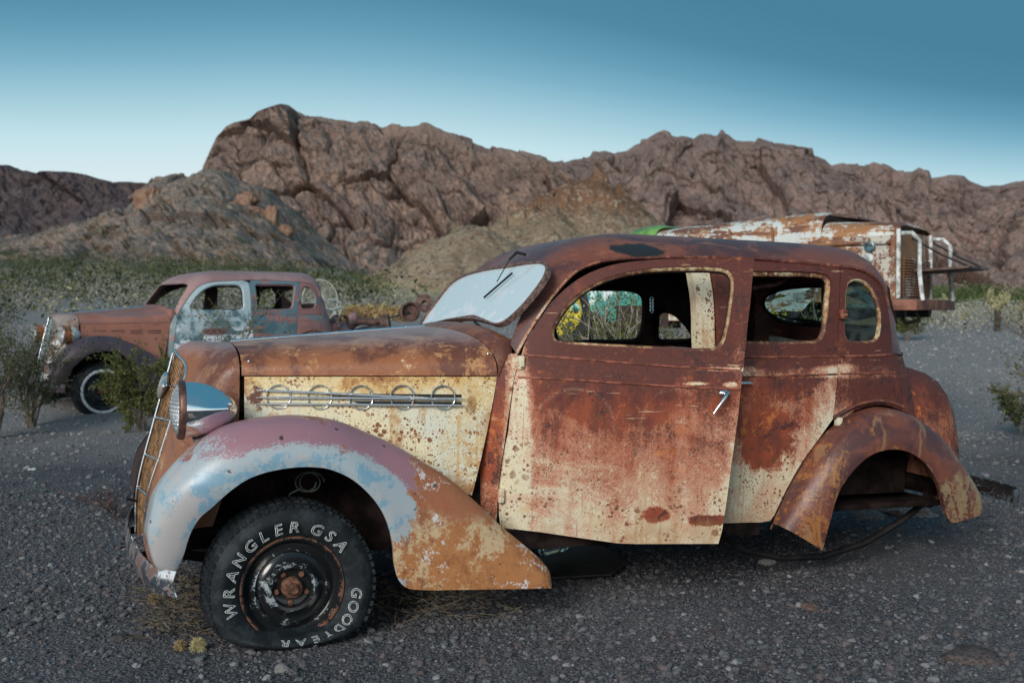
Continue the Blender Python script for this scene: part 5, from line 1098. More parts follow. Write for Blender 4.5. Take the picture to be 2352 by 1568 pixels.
def cholla(px, py, d, h_, label, seed, arms=7, group=None):
    """jumping cholla: dark trunk, knobby spiny pale joints on top"""
    if not CHOLLA:
        CHOLLA['t'] = plain('cholla_trunk', (.055, .042, .032), .95, 0, .4, 10, .5); CHOLLA['s'] = leaf_mat('cholla_spines', (.36, .33, .19), (.62, .56, .36)); CHOLLA['g'] = plain('cholla_flesh', (.14, .16, .08), .8, 0, .3, 12)
    rg = np.random.default_rng(seed); b = at_d(px, py, d); b[2] = gz(b[0], b[1]); root = thing('cholla_cactus', label, 'cactus', tuple(b), group=group)
    bm = bmesh.new(); tp = np.array([0, 0, h_ * .55]); bm_tube(bm, [(0, 0, -.05), (.02, 0, h_ * .25), tp], [h_ * .06, h_ * .07, h_ * .06], 8); bm_obj('trunk', bm, CHOLLA['t'], root, 60)
    bm = bmesh.new(); pts = []
    for k in range(arms):
        a = 2 * math.pi * k / arms + rg.uniform(-.3, .3); q0 = np.array([0, 0, h_ * rg.uniform(.40, .6)]); dr = np.array([math.cos(a) * .75, math.sin(a) * .75, rg.uniform(.3, 1.1)]); dr /= np.linalg.norm(dr); segs = rg.integers(2, 4); q = q0
        for s in range(segs):
            ln = h_ * rg.uniform(.12, .2); q2 = q + dr * ln; bm_tube(bm, [q, (q + q2) / 2, q2], [h_ * .028, h_ * .042, h_ * .026], 6); t = rg.uniform(0, 1.05, (150, 1)); nn = rg.normal(size=(150, 3)); nn /= np.linalg.norm(nn, axis=1, keepdims=True); pts.append(q + (q2 - q) * t + nn * h_ * .05); q = q2; dr = dr + rg.normal(size=3) * .5 + np.array([0, 0, .2]); dr /= np.linalg.norm(dr)
    bm_obj('joint', bm, CHOLLA['g'], root, 60); V, Fc = leaf_cloud(np.vstack(pts), h_ * .022, seed, .3); fast_mesh('spines', V, Fc, CHOLLA['s'], parent=root); return root
def build_plants():
    st = plain('creosote_stem', (.16, .13, .10), .9, 0, .3, 20); pale = plain('dry_stem', (.33, .29, .25), .9, 0, .3, 20); g1 = leaf_mat('creosote_leaf', (.045, .062, .018), (.14, .15, .045)); g2 = leaf_mat('creosote_leaf_dark', (.03, .045, .018), (.10, .115, .04)); gy = leaf_mat('dry_leaf', (.20, .18, .14), (.34, .31, .26))
    B = lambda *a, **k: creosote(*a, **k)
    B(-15, 1000, 11.2, .9, 1.30, 'tall dark creosote bush at the left edge of the gravel', 1, (st, g2), n=6500, leaf=.012, stems=16)
    B(70, 900, 12.2, .9, 1.05, 'wide creosote bush behind the left edge in front of the far headlight', 2, (st, g2), n=4200, leaf=.014, stems=16)
    B(325, 945, 11.7, .72, .80, 'round green creosote bush beside the whitewall tyre', 3, (st, g1), n=12000, leaf=.014, stems=16)
    B(525, 815, 11.3, .9, 1.36, 'open creosote sprigs in front of the pale blue door', 4, (st, g1), n=2000, leaf=.013, stems=6)
    B(612, 820, 11.2, .8, 1.08, 'low creosote sprigs in front of the teal rear door', 24, (st, g1), n=1500, leaf=.013, stems=7)
    B(1410, 830, 8.3, .62, 1.50, 'leafy creosote bush seen through the front door window', 5, (pale, g1), n=9000, leaf=.012, stems=16)
    B(1330, 800, 8.8, .6, 1.08, 'low creosote bush seen under the yellow wheel', 25, (pale, g1), n=5000, leaf=.011, stems=12)
    B(1558, 800, 8.8, .6, 1.30, 'creosote bush seen through the far quarter window', 6, (pale, g1), n=3600, leaf=.012, stems=10)
    B(1835, 790, 8.4, .9, 1.40, 'thin creosote twigs seen through the rear window', 7, (pale, g1), n=3200, leaf=.012, stems=10)
    B(2352, 1000, 11.4, .6, .52, 'dark bush on the gravel at the right edge', 8, (st, g2), n=5000, leaf=.013, stems=14)
    B(2085, 745, 23, 1.5, .75, 'green creosote bush below the rusty truck bumper', 9, (st, g1), n=6000, leaf=.02, stems=14)
    B(2490, 800, 9.5, 1.1, 1.80, 'tall creosote bush reaching in at the right edge', 10, (st, g1), n=3000, leaf=.014, stems=12)
    B(270, 1078, 6.9, .8, .22, 'leafless dry twigs sprawling on the gravel left of the grille', 11, (plain('dead_twig', (.085, .055, .045), .9), leaf_mat('dead_leaf', (.10, .05, .04), (.16, .09, .07))), n=260, leaf=.010, stems=22, name='dry_shrub', cat='shrub')
    cholla(2290, 745, 26, 1.15, 'tall cholla cactus with a dark trunk at the right', 3, 9); cholla(2168, 722, 30, .85, 'shorter upright cholla cactus below the truck platform', 4, 7); cholla(2215, 738, 27, .5, 'small low cholla cactus between the two taller ones', 5, 7); cholla(2345, 728, 30, .62, 'cholla cactus at the far right edge', 6, 7)
    cholla(792, 716, 24, .8, 'small cholla cactus behind the fallen cholla log', 7, 7); cholla(880, 712, 30, .6, 'pale cholla cactus right of the fallen log', 8, 7)
    scrub_mass('green_scrub', 2500, (-150, 900, 26, 210), .80, leaf_mat('scrub_green', (.030, .042, .018), (.085, .10, .042), .8, .4), 41, 'green desert scrub covering the slope on the left', 100, .8, .062)
    scrub_mass('pale_scrub', 1900, (-150, 1250, 22, 90), .45, leaf_mat('scrub_pale', (.22, .21, .17), (.38, .36, .30), .8, .4), 42, 'pale grey brittle brush on the desert flat', 100, .6, .06)
    scrub_mass('yellow_scrub', 900, (-150, 1150, 24, 190), .55, leaf_mat('scrub_yellow', (.26, .25, .12), (.44, .41, .22), .8, .4), 43, 'yellowish cholla and brush dotted over the flat', 100, .9, .06)
    scrub_mass('right_scrub', 1500, (1900, 2480, 25, 80), .40, leaf_mat('scrub_pale2', (.22, .22, .18), (.40, .385, .32), .8, .4), 44, 'pale grey brush along the gravel on the right', 110, .6, .06)
    scrub_mass('right_green', 900, (1750, 2480, 38, 100), .8, leaf_mat('scrub_green2', (.04, .062, .022), (.10, .13, .045), .8, .4), 45, 'dark green brush below the range on the right', 110, .6, .065)
    scrub_mass('middle_scrub', 900, (1180, 1800, 20, 110), .5, leaf_mat('scrub_mid', (.05, .062, .03), (.14, .15, .075), .8, .4), 46, 'green brush behind the truck', 100, .8, .065)
    # straw, twigs and rubbish caught under the front of the sedan
    rg = np.random.default_rng(5); bm = bmesh.new()
    for k in range(420):
        px, py = rg.uniform(330, 480) if k < 260 else rg.uniform(880, 1160), 0; py = rg.uniform(1330, 1470) if k < 260 else rg.uniform(1350, 1430); c = at_z(px, py, 0.0); a = rg.uniform(0, 6.28); l = rg.uniform(.03, .13); c[2] = gz(c[0], c[1]) + rg.uniform(.0, .06); e = c + np.array([math.cos(a), math.sin(a), rg.uniform(-.25, .45)]) * l
        bm_tube(bm, [c, (c + e) / 2 + rg.normal(size=3) * .008, e], [.0022, .002, .0012], 4)
    bm_obj('dry_straw', bm, plain('straw', (.13, .105, .07), .9, 0, .5, 30), None, None, label='dry straw and twigs caught under the front of the sedan', cat='straw', kind='stuff')
    for (px, py, s, lab) in ((455, 1494, .030, 'pale spiny cholla ball in front of the flat tyre'), (413, 1492, .024, 'brown spiny cholla ball left of the pale one'), (352, 1385, .026, 'small spiny cholla ball below the bumper end')):
        c = at_z(px, py, 0.0); c[2] = gz(c[0], c[1]) + s * .7; r = thing('cholla_ball', lab, 'cactus'); r.location = c; pr = np.random.default_rng(int(px)); q = pr.normal(size=(700, 3)); q /= np.linalg.norm(q, axis=1, keepdims=True); bm = bmesh.new()
        for v in q[:420]: bm_tube(bm, [v * s * .5, v * s * pr.uniform(.85, 1.25)], [.0009, .0004], 3, False)
        bm_obj('spines', bm, leaf_mat('spine_pale', (.42, .36, .17), (.62, .56, .32)) if 'pale' in lab[:6] else leaf_mat('spine_brown', (.30, .20, .10), (.42, .33, .18)), r, None); bm = bmesh.new(); bmesh.ops.create_icosphere(bm, subdivisions=2, radius=s * .62); bm_obj('core', bm, plain('cholla_core', (.16, .13, .07), .9), r, 60)
# ------------------------------------------------------------------ second sedan
def car2_mats(M1):
    M = dict(M1)
    def tone(name, a, b, c, k=(.5, .66), st=0.0, rough=.5):
        m, p = material(name); v, X, Y, Z = coords(); n = noi(v, 2.6, 6, .66, .5); f = noi(v, 50, 4, .7); h = noi(vmap(v, (1.2, 1.2, 5)), 2.0, 5, .65, .3)
        col = mixc(a, b, ss(n + (f - .5) * .2, .36, .62)); col = mixc(col, c, ss(h + (f - .5) * .25, *k) * .9); finish(p, col, rough, 0, f * .5 + n * .4, .2, .004, .5); return m
    M['roof'] = tone('roof2', (.30, .175, .17), (.36, .22, .215), (.22, .14, .15), (.62, .78)); M['hoodtop'] = tone('hood2', (.24, .105, .08), (.29, .13, .10), (.17, .12, .13), (.60, .72))
    M['hoodside'] = tone('hoodside2', (.25, .10, .07), (.29, .12, .085), (.15, .06, .05), (.66, .8)); M['shell'] = tone('shell2', (.20, .12, .10), (.26, .22, .20), (.58, .60, .60), (.62, .72)); M['cowltop'] = M['hoodtop']
    M['cowl'] = tone('cowl2', (.16, .22, .24), (.25, .32, .34), (.34, .18, .17), (.58, .7)); M['ffender'] = tone('ffender2', (.055, .042, .055), (.085, .062, .075), (.12, .08, .09), (.62, .8), rough=.42); M['rfender'] = M['hoodtop']
    M['door'] = tone('reardoor2', (.07, .145, .18), (.12, .20, .235), (.33, .14, .13), (.54, .64)); M['side'] = tone('quarter2', (.33, .155, .145), (.27, .14, .14), (.15, .20, .22), (.56, .68)); M['trunk'] = M['side']
    m, p = material('frontdoor2'); v, X, Y, Z = coords(); n = noi(v, 3.0, 5, .6, .6); h = noi(vmap(v, (1.6, 1.6, 3.2)), 1.6, 5, .6, .5); f = noi(v, 40, 4, .7)
    c = mixc((.10, .17, .20), (.42, .52, .56), ss(n + (Z - 1.1) * .5 + (f - .5) * .1, .40, .62)); c = mixc(c, (.66, .70, .76), ss(h + ss(Z, .98, .85) * .10, .52, .60) * ss(Z, 1.02, .94)); c = mixc(c, (.16, .06, .07), spot(v, (1.42, -.74, .93), (.16, .4, .045), .4, n, 1.2)); finish(p, c, .45, 0, f, .15, .003); M['fdoor'] = m
    M['drip'] = M['roof']; M['beltm'] = M['side']; M['reveal'] = M['side']; M['post'] = M['under']; M['inner'] = plain('inner2', (.045, .03, .03), .85, 0, .5, 6); M['bumper'] = M['ffender']
    M['lamp'] = tone('lamp2', (.62, .64, .64), (.55, .57, .58), (.30, .09, .04), (.45, .55)); m, p = material('lamp_rust2'); v, X, Y, Z = coords(); n = noi(v, 14, 5, .65); c = mixc(mixc((.27, .07, .03), (.40, .16, .06), n), (.68, .70, .70), ss(X + (n - .5) * .05, -.325, -.312)); finish(p, c, .5, 0, n, .2, .003); M['lamp'] = m
    M['bezel'] = plain('bezel2', (.30, .20, .17), .4, .5, .4, 20); M['grillebar'] = plain('grille2', (.20, .26, .27), .4, .3, .4, 30); M['grilleback'] = plain('core2', (.06, .07, .07), .8, 0, .4, 20); M['chrome'] = M1['chrome']; M['lampstand'] = plain('stand2', (.42, .46, .46), .5, 0, .4, 14)
    M['whitewall'] = plain('whitewall', (.62, .64, .64), .7, 0, .25, 30); M['rim'] = plain('rim2', (.03, .035, .038), .5, .2, .4, 20); return M
def build_second_sedan(M1):
    R2, T2 = car_matrix(-5.42387, 13.7397, .10, .664297, -.00077); c = thing('old_sedan', 'faded brown and teal sedan with a pale blue front door and whitewall tyre', 'car'); c.matrix_world = Matrix([[*R2[0], T2[0]], [*R2[1], T2[1]], [*R2[2], T2[2]], [0, 0, 0, 1]])
    M = car2_mats(M1); build_sedan(c, M, False)
    # closed front door
    drip = polyu(DRIP, UN, 3); fr = polyu([(1145,1205),(1147,1109),(1160,1031),(1173,941),(1187,856),(1193,826)], UN, 2); xe = xz(BX - .008, 1.56)[0]
    dr = [d for d in drip if d[0] > xe + .004 and d[0] < drip[2][0]]
    out = fr + [(a, b - .006) for a, b in dr] + [xz(BX - .008, z) for z in np.linspace(1.57, .37, 14)]
    win = [xz(x, z) for x, z in catmull([(1.13,1.235),(1.17,1.212),(1.5,1.203),(1.82,1.206),(1.868,1.24),(1.876,1.33),(1.87,1.50),(1.83,1.542),(1.68,1.548),(1.48,1.535),(1.30,1.455),(1.18,1.325)], 3, True)]
    d = panel('front_door', out, [win], S, M['fdoor'], c, .034, .03); d['label'] = 'pale blue and white front door'
    tube('window_reveal', offset_pts(win, S, -.02), .013, M['fdoor'], d, 6, True)
    for pts in ([(1203,818),(1400,819),(1620,819.5)], [(1190,863),(1400,863),(1620,864)]): tube('belt_moulding', offset_pts([UN(*p) for p in catmull(pts, 6)], S, .001), .0065, M['fdoor'], d, 6)
    for z in (1.12, .62): box('hinge', offset_pts([xz(.975, z)], S, .012)[0], (.03, .03, .055), M['fdoor'], d, None, .008)
    for z in (1.33, .80): box('hinge', offset_pts([xz(2.655, z)], S, .012)[0], (.03, .03, .055), M['side'], c, None, .008)
    for (x, y, sd) in ((0, -.70, -1), (0, .70, 1), (2.86, -.70, -1), (2.86, .70, 1)):
        Mw = wheel_matrix(x, y, .23, 0, sd); t = build_tyre(c, Mw, .335, .19, M['tyre'], .215, .08, .26); steel_rim(t, Mw, M, .215, .07)
        bm = bmesh.new(); lathe(bm, [(.101, .235), (.1035, .24), (.1035, .262), (.101, .268)], Mw, 56); bm_obj('whitewall', bm, M['whitewall'], t, 60)
    # empty trim holes in the hood side
    for zz in (.945, .915):
        for x0 in np.linspace(-.02, .62, 4): q = [np.array([x0 + a, -hood_hw(x0 + a) - .0165, zz + b]) for a, b in ((0, 0), (.15, 0), (.15, .010), (0, .010))]; mesh('louvre_slot', q + [p + np.array([0, .012, 0]) for p in q], [(0,1,2,3),(7,6,5,4),(0,4,5,1),(1,5,6,2),(2,6,7,3),(3,7,4,0)], M['dark'], c, None)
    # crank hinges on the cowl vent
    tube('cowl_vent', [(.86, .1, 1.27), (.90, .0, 1.278), (.90, -.12, 1.272)], .008, M['dark'], c, 6); return c
# ------------------------------------------------------------------ rusty truck behind the sedan
def build_truck():
    be = math.radians(35); f = np.array([math.cos(be), -math.sin(be), 0]); l = np.array([math.sin(be), math.cos(be), 0]); o = np.array([3.516, 10.0, 0])
    root = thing('old_truck', 'rusty white truck with green cab and yellow wheels behind the sedan', 'truck', (0, 0, 0))
    def pt(t, w_, z): return o - f * t + l * w_ + np.array([0, 0, z])
    def side(px, py, w_=0.0):      # point on the near side plane
        r = ray(px, py); c = np.array([0, 0, CAMH]); n = l; k = (n @ (o + l * w_ - c)) / (n @ r); p = c + r * k; q = p - o; return -(q @ f), p[2]
    # rusty white paint: rust rubs through along horizontal scratches
    m, p = material('truck_white'); v, X, Y, Z = coords(); n = noi(v, 1.6, 6, .65, .5); h = noi(vmap(v, (1.0, 1.0, 5.5)), 1.5, 6, .68, .4); fn = noi(v, 30, 4, .7); dr = noi(vmap(v, (9, 9, .8)), 1, 4, .6)
    c = mixc((.62, .64, .60), (.52, .57, .56), n); c = mixc(c, (.36, .17, .07), ss(h + (fn - .5) * .35 + (dr - .5) * .45, .40, .56)); c = mixc(c, (.17, .07, .04), ss(h + (n - .5) * .6 + (fn - .5) * .25, .58, .68)); finish(p, c, .55, 0, fn * .5 + h * .5, .3, .006); MW = m
    m, p = material('truck_rust'); v, X, Y, Z = coords(); n = noi(v, 2.2, 6, .65, .5); fn = noi(v, 30, 4, .7); dr = noi(vmap(v, (7, 7, 1.0)), 1, 4, .6); c = mixc((.33, .15, .065), (.16, .065, .038), ss(n, .3, .7)); c = mixc(c, (.56, .54, .48), ss(dr * .5 + n * .5 + (noi(v, 6, 6, .7) - .5) * .6 + (fn - .5) * .3, .56, .66) * .85); finish(p, c, .65, 0, fn, .3, .006); MR = m
    MG = plain('truck_green', (.15, .30, .07), .35, 0, .3, 4); m, p = material('truck_teal'); v, X, Y, Z = coords(); n = noi(v, 3.0, 6, .7, .6); c = mixc((.05, .30, .26), (.10, .42, .20), ss(noi(v, 1.2, 3), .4, .6)); c = mixc(c, (.66, .78, .76), ss(n, .52, .60)); finish(p, c, .45, 0, n, .2, .005); MT = m
    MB = plain('truck_black', (.02, .018, .018), .7); MWp = plain('guard_white', (.50, .52, .51), .55, 0, .45, 14); MY = plain('wheel_yellow', (.60, .50, .04), .45, 0, .3, 8, .2); MD = plain('truck_platform', (.10, .06, .05), .7, 0, .5, 5)
    # hood: rounded box swept along its length
    def sweep(name, secs, mat):
        rows = []
        for (t, w0, w1, z0, z1, rr) in secs:
            row = []; cx, hw = (w0 + w1) / 2, (w1 - w0) / 2
            for a in np.linspace(0, math.pi, 21):
                cc, sn = math.cos(a), math.sin(a); e = 2 / rr; row.append(pt(t, cx - hw * abs(cc) ** e * np.sign(cc), z0 + (z1 - z0) * abs(sn) ** e))
            rows.append(row)
        return solid_grid(name, rows, mat, root, .01, sm=50)
    sweep('hood', [(.70, .0, 1.4, 1.70, 2.245, 5), (.76, .0, 1.4, 1.70, 2.262, 5), (1.0, .0, 1.4, 1.70, 2.255, 5), (1.6, .02, 1.38, 1.70, 2.225, 4.5), (2.2, .03, 1.37, 1.70, 2.195, 4.2), (2.58, .04, 1.36, 1.70, 2.165, 4)], MW)
    sweep('nose', [(.0, .10, 1.25, 1.98, 2.10, 5), (.06, .02, 1.33, 1.90, 2.135, 5), (.4, .0, 1.38, 1.70, 2.15, 5), (.70, .0, 1.4, 1.70, 2.165, 5)], MW)
    box('hood_lid', pt(.62, .8, 2.225), (.36, 1.0, .02), MD, root, Matrix.Rotation(-be, 3, 'Z') @ Matrix.Rotation(math.radians(9), 3, 'Y'), .004)
    # near side panel below the hood, cut round the front wheel
    def side_panel(name, pts, mat, w_=0.0, th=.05):
        q = [pt(t, w_, z) for t, z in pts]; r = [pt(t, w_ + th, z) for t, z in pts]; n = len(q); mesh(name, q + r, [tuple(range(n)), tuple(range(2*n-1, n-1, -1))] + [(i, (i+1) % n, (i+1) % n + n, i + n) for i in range(n)], mat, root, None)
    arch = [(1.40 + .46 * math.cos(a), 1.36 + .46 * math.sin(a)) for a in np.linspace(math.pi * .98, .12, 12)]
    side_panel('nose_side', [(.0, 1.98), (.02, 1.40), (.80, 1.38), (.84, 1.78), (2.58, 1.78), (2.58, 1.80), (.4, 1.92)], MR, -.005)
    side_panel('nose_side', [(.0, 1.40), (.0, 2.0), (.72, 2.0), (.72, 1.38)], MR, .0, .04)
    side_panel('body_side', [(.84, 1.36), (.84, 1.8), (2.58, 1.8), (2.58, 1.30), (2.05, 1.30)] + [(t, z) for t, z in arch[::-1] if z > 1.30][::-1], MW, .01)
    for k in range(1, 4): tube('seam', [pt(.72 + k * .45, -.008, 1.98), pt(.73 + k * .45, -.012, 2.12)], .012, MR, root, 6)
    tube('bead', [pt(t, -.012, 1.93) for t in np.linspace(.04, 2.5, 10)], .02, MR, root, 6)
    # front: grille slats, guards, bumper, folded platform
    V = [pt(.0, w_, z) for w_, z in ((.06, 1.42), (1.30, 1.42), (1.30, 2.05), (.06, 2.05))]; mesh('front_panel', V + [v + f * -.05 for v in V], [(0,1,2,3),(7,6,5,4),(0,4,5,1),(1,5,6,2),(2,6,7,3),(3,7,4,0)], MR, root, None)
    for k in range(14): z = 1.45 + k * .026; tube('grille_slat', [pt(-.015, .22, z), pt(-.02, .7, z), pt(-.015, 1.18, z)], .009, MR, root, 5)
    for w_ in (.10, 1.24):
        tube('grille_guard', [pt(-.02, w_, 2.02), pt(-.12, w_, 2.02), pt(-.19, w_, 1.95), pt(-.19, w_, 1.65), pt(-.22, w_, 1.40)], .021, MWp, root, 8); tube('grille_guard', [pt(-.015, w_ - .06, 2.06), pt(-.015, w_ - .06, 1.42)], .022, MWp, root, 8)
    box('bumper', pt(-.10, .66, 1.36), (.22, 1.44, .10), plain('bumper_rust', (.22, .09, .06), .7, 0, .4, 6), root, Matrix.Rotation(-be, 3, 'Z'), .01)
    box('platform', pt(-.28, .90, 1.70), (.50, .8, .025), MD, root, Matrix.Rotation(-be, 3, 'Z') @ Matrix.Rotation(math.radians(-3), 3, 'Y'), .006)
    for w_ in (.55, 1.26): tube('chain', [pt(.0, w_, 2.0), pt(-.28, w_, 1.83), pt(-.54, w_, 1.71)], .010, MB, root, 5)
    for (t, z, mt) in ((.23, 1.90, 'ring'), (.24, 1.79, 'lamp')):
        c = pt(t, -.01, z); Mx = Matrix.Translation(c) @ Vector(-l).to_track_quat('Z', 'Y').to_matrix().to_4x4(); bm = bmesh.new()
        lathe(bm, [(0, .050), (.025, .048), (.03, .036), (.0, .030), (-.0, .002)] if mt == 'ring' else [(0, .05), (.02, .046), (.035, .03), (.04, .002)], Mx, 24); bm_obj('side_lamp', bm, plain('lamp_ring', (.12, .22, .26), .3, .3) if mt == 'ring' else MWp, root, 60)
    # green cab behind with teal door, dark tool box, wheels
    sweep('cab', [(2.52, .06, 1.54, 1.70, 2.20, 5), (2.62, .05, 1.55, 1.60, 2.225, 5), (2.85, .06, 1.54, 1.5, 2.20, 5), (3.05, .10, 1.50, 1.45, 2.08, 4), (3.2, .2, 1.4, 1.45, 1.9, 4)], MG)
    side_panel('cab_door', [(2.60, 1.20), (2.60, 1.80), (3.1, 1.80), (3.3, 1.6), (3.35, 1.35), (3.0, 1.18)], MT, .02); side_panel('tool_box', [(2.30, 1.12), (2.30, 1.36), (2.92, 1.36), (2.92, 1.12)], plain('box_dark', (.035, .016, .014), .7), -.02, .3); side_panel('step_plate', [(2.10, 1.20), (2.10, 1.62), (2.30, 1.62), (2.30, 1.20)], MW, -.01)
    sweep('rear_body', [(3.2, .1, 1.5, 1.3, 1.62, 4), (4.6, .1, 1.5, 1.3, 1.62, 4)], MT)
    for (t, w_, z, yel) in ((3.66, .0, 1.30, True), (1.40, .0, 1.34, True), (3.66, 1.6, 1.30, True), (1.40, 1.6, 1.34, True)):
        c = pt(t, w_ + .14 if w_ < 1 else w_ - .14, z); s = -1 if w_ < 1 else 1; Zw = Vector(l * s); Yw = Vector((0, 0, 1)); Xw = Yw.cross(Zw); Mw = Matrix(((Xw.x, Yw.x, Zw.x, c[0]), (Xw.y, Yw.y, Zw.y, c[1]), (Xw.z, Yw.z, Zw.z, c[2]), (0, 0, 0, 1)))
        ty = build_tyre(root, Mw, .43, .24, MB, .27, 0, n=48); bm = bmesh.new(); lathe(bm, [(.09, .27), (.10, .262), (.05, .24), (.04, .12), (.07, .08), (.07, .002)], Mw, 40); rm = bm_obj('rim', bm, MY, ty, 50)
        for k in range(6): a = k * math.pi / 3; bm = bmesh.new(); lathe(bm, [(.045, .032), (.052, .03), (.052, .002)], Mw @ Matrix.Translation((.17 * math.cos(a), .17 * math.sin(a), 0)), 12); bm_obj('rim_hole', bm, MB, rm, 60)
    for w_ in (.35, 1.25): tube('frame_rail', [pt(.0, w_, 1.30), pt(4.5, w_, 1.30)], .07, MB, root, 6)
    tube('tow_hook', [pt(-.10, .3, 1.30), pt(-.14, .3, 1.22), pt(-.02, .3, 1.19), pt(.02, .3, 1.24)], .02, MB, root, 6); return root
# ------------------------------------------------------------------ scrap and litter
def build_scrap(M):
    rust = plain('scrap_rust', (.10, .055, .045), .8, 0, .5, 8); dark = plain('scrap_dark', (.03, .035, .04), .6, .2, .5, 8)
    def P(px, py, d): return at_d(px, py, d)
    d = 16.5
    r = thing('front_axle', 'dark bent vehicle axle with a brake drum lying behind the hood', 'axle'); tube('beam', catmull([P(775, 775, d), P(800, 762, d), P(812, 745, d), P(830, 738, d), P(860, 740, d), P(884, 736, d)], 4), .055, rust, r, 8); tube('tube', [P(790, 770, d), P(835, 762, d), P(884, 748, d)], [.05, .075, .05], dark, r, 8)
    bm = bmesh.new(); lathe(bm, [(-.06, .02), (-.06, .14), (.06, .15), (.06, .03)], Matrix.Translation(P(886, 744, d)) @ Matrix.Rotation(math.radians(80), 4, 'Y'), 24); bm_obj('drum', bm, rust, r, 50)
    r = thing('spoked_wheel', 'pair of narrow rusty spoked wheels leaning behind the far sedan', 'wheel')
    for (px, k) in ((772, 0), (784, 1)):
        c = P(px, 752, 15.5); q = [c + np.array([.06 * math.cos(a) + .02 * k, .16 * math.cos(a), .17 * math.sin(a)]) for a in np.linspace(0, 2*math.pi, 25)[:-1]]; tube('rim', q, .018, rust, r, 6, True)
        for a in np.linspace(0, 2*math.pi, 7)[:-1]: tube('spoke', [c, c + np.array([.06 * math.cos(a), .16 * math.cos(a), .17 * math.sin(a)])], .008, rust, r, 5)
    r = thing('cholla_log', 'golden dead cholla log lying on the gravel behind the hood', 'log'); d = 22; pts = catmull([P(792, 722, d), P(820, 716, d), P(870, 716, d), P(915, 720, d), P(935, 726, d)], 6)
    tube('core', pts, [.10 + .02 * math.sin(i) for i in range(len(pts))], plain('log_core', (.20, .13, .06), .9), r, 8); rg = np.random.default_rng(3); T = np.array(pts); i = rg.integers(0, len(T) - 1, 3500); q = T[i] + (T[i + 1] - T[i]) * rg.uniform(size=(3500, 1)); nn = rg.normal(size=(3500, 3)); nn /= np.linalg.norm(nn, axis=1, keepdims=True); V, Fc = leaf_cloud(q + nn * (.12 + .04 * np.sin(i * 1.6))[:, None], .03, 4, .35); fast_mesh('spines', V, Fc, leaf_mat('log_spines', (.30, .20, .08), (.58, .45, .22)), parent=r)
    r = thing('brake_drum', 'round rusty drum on a rod beside the windscreen', 'drum'); d = 19; c = P(941, 716, d); bm = bmesh.new(); lathe(bm, [(-.07, .05), (-.07, .17), (.04, .18), (.05, .15), (-.03, .13), (-.03, .02)], Matrix.Translation(c) @ Matrix.Rotation(math.radians(90), 4, 'X') @ Matrix.Rotation(.35, 4, 'Y'), 28); bm_obj('drum', bm, rust, r, 50); tube('rod', [c, P(905, 727, d), P(862, 734, d)], .022, dark, r, 6)
    r = thing('rusty_hub', 'dark rusty hub half hidden behind the windscreen', 'hub'); c = P(975, 697, 21); bm = bmesh.new(); lathe(bm, [(-.08, .05), (-.08, .15), (.06, .17), (.07, .05)], Matrix.Translation(c) @ Matrix.Rotation(math.radians(75), 4, 'X'), 24); bm_obj('hub', bm, rust, r, 50)
    c = P(812, 728, 21); bm = bmesh.new(); bmesh.ops.create_icosphere(bm, subdivisions=3, radius=.10, matrix=Matrix.Translation(c)); bm_obj('round_stone', bm, plain('purple_stone', (.20, .12, .13), .85), None, 60, label='round purplish stone in front of the cholla log', cat='stone')
    r = thing('hay_rake_wheel', 'thin wire hay rake wheel standing behind the far sedan', 'rake'); d = 21; c = P(735, 690, d)
    q = [c + np.array([.32 * math.cos(a), .12 * math.cos(a), .40 * math.sin(a)]) for a in np.linspace(0, 2*math.pi, 41)[:-1]]; tube('rim', q, .012, plain('rake_wire', (.42, .42, .36), .7), r, 5, True)
    for a in np.linspace(0, 2*math.pi, 41)[:-1]: tube('tine', [c + np.array([.05 * math.cos(a), .02 * math.cos(a), .06 * math.sin(a)]), c + np.array([.32 * math.cos(a), .12 * math.cos(a), .40 * math.sin(a)])], .006, r.children[0].data.materials[0], r, 4)
    r = thing('tube_chair', 'pale tubular metal frame behind the far sedan', 'frame'); d = 19; mt = plain('frame_paint', (.28, .32, .31), .5)
    tube('hoop', catmull([P(752, 690, d), P(770, 689, d), P(783, 697, d), P(785, 712, d), P(778, 728, d)], 5), .022, mt, r, 6); tube('seat_rail', catmull([P(748, 708, d), P(765, 711, d), P(783, 705, d)], 5), .03, mt, r, 6); tube('leg', [P(770, 712, d), P(771, 727, d)], .018, mt, r, 6)
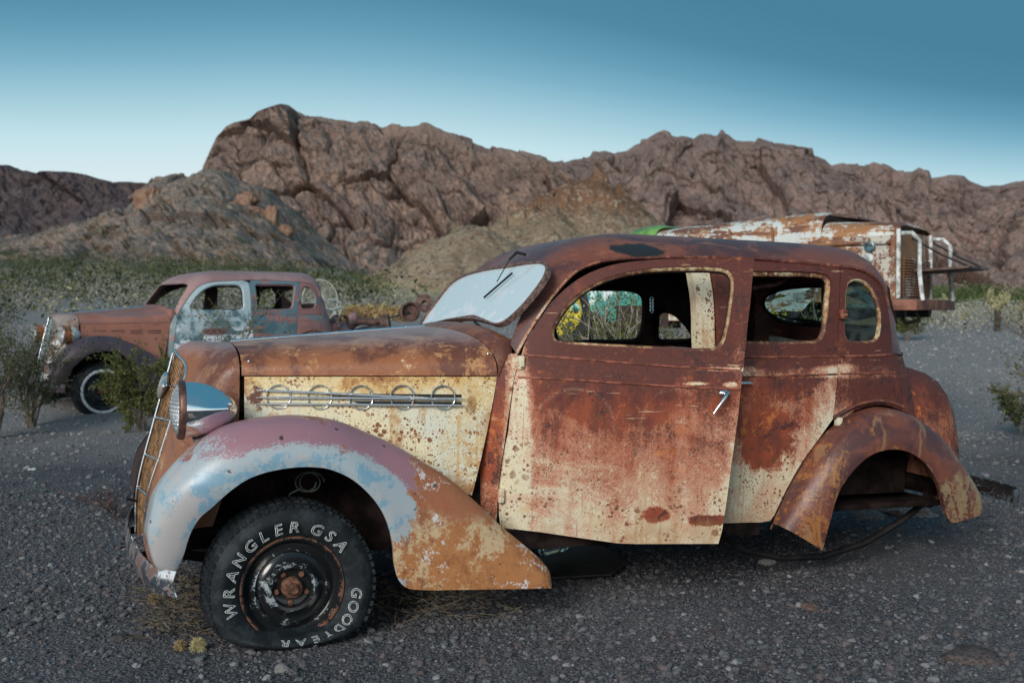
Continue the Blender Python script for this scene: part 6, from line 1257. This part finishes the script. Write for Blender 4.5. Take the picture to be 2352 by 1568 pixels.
    # metal sheet and bottle under the sedan
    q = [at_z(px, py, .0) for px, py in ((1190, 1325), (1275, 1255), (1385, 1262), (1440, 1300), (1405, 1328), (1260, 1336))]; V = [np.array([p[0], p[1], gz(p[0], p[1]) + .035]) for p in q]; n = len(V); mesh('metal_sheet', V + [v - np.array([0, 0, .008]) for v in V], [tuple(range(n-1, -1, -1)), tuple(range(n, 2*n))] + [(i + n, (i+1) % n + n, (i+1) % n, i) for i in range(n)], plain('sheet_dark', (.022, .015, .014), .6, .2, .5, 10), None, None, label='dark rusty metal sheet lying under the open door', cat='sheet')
    r = thing('water_bottle', 'crumpled clear plastic bottle lying under the front door', 'bottle'); a = at_z(1243, 1285, .03); b = at_z(1312, 1268, .03); a[2] = b[2] = .075; ax = Vector(b - a); L_ = ax.length; Mx = Matrix.Translation(a) @ ax.to_track_quat('Z', 'Y').to_matrix().to_4x4(); m, p = material('bottle_plastic'); finish(p, (.75, .90, .92), .06); p.inputs['Transmission Weight'].default_value = .9; p.inputs['IOR'].default_value = 1.25
    bm = bmesh.new(); lathe(bm, [(0, .002), (.0, .022), (.008, .030)] + [(L_ * (.1 + .06 * k), .031 - .003 * (k % 2)) for k in range(9)] + [(L_ * .72, .030), (L_ * .84, .018), (L_ * .88, .012), (L_ * .94, .012)], Mx, 20); bm_obj('body', bm, m, r, 40); bm = bmesh.new(); lathe(bm, [(L_ * .92, .014), (L_, .014), (L_, .002)], Mx, 16); bm_obj('cap', bm, plain('bottle_cap', (.5, .6, .6), .4), r, 40)
    bm = bmesh.new(); lathe(bm, [(L_ * .62, .0312), (L_ * .70, .0312)], Mx, 20); bm_obj('wrapper', bm, plain('bottle_label', (.25, .42, .30), .4), r, 40)
# ------------------------------------------------------------------ assemble
build_ground(); build_mountains()
car = thing('rusty_sedan', 'rusty cream and brown sedan with its front door hanging open', 'car')
car.matrix_world = Matrix([[*CR[0], CT[0]], [*CR[1], CT[1]], [*CR[2], CT[2]], [0, 0, 0, 1]])
M1 = car1_mats(); extra_mats(M1)
build_sedan(car, M1, True); near_sedan_details(car, M1)
build_second_sedan(M1); build_truck(); build_scrap(M1)
build_plants(); build_gravel()
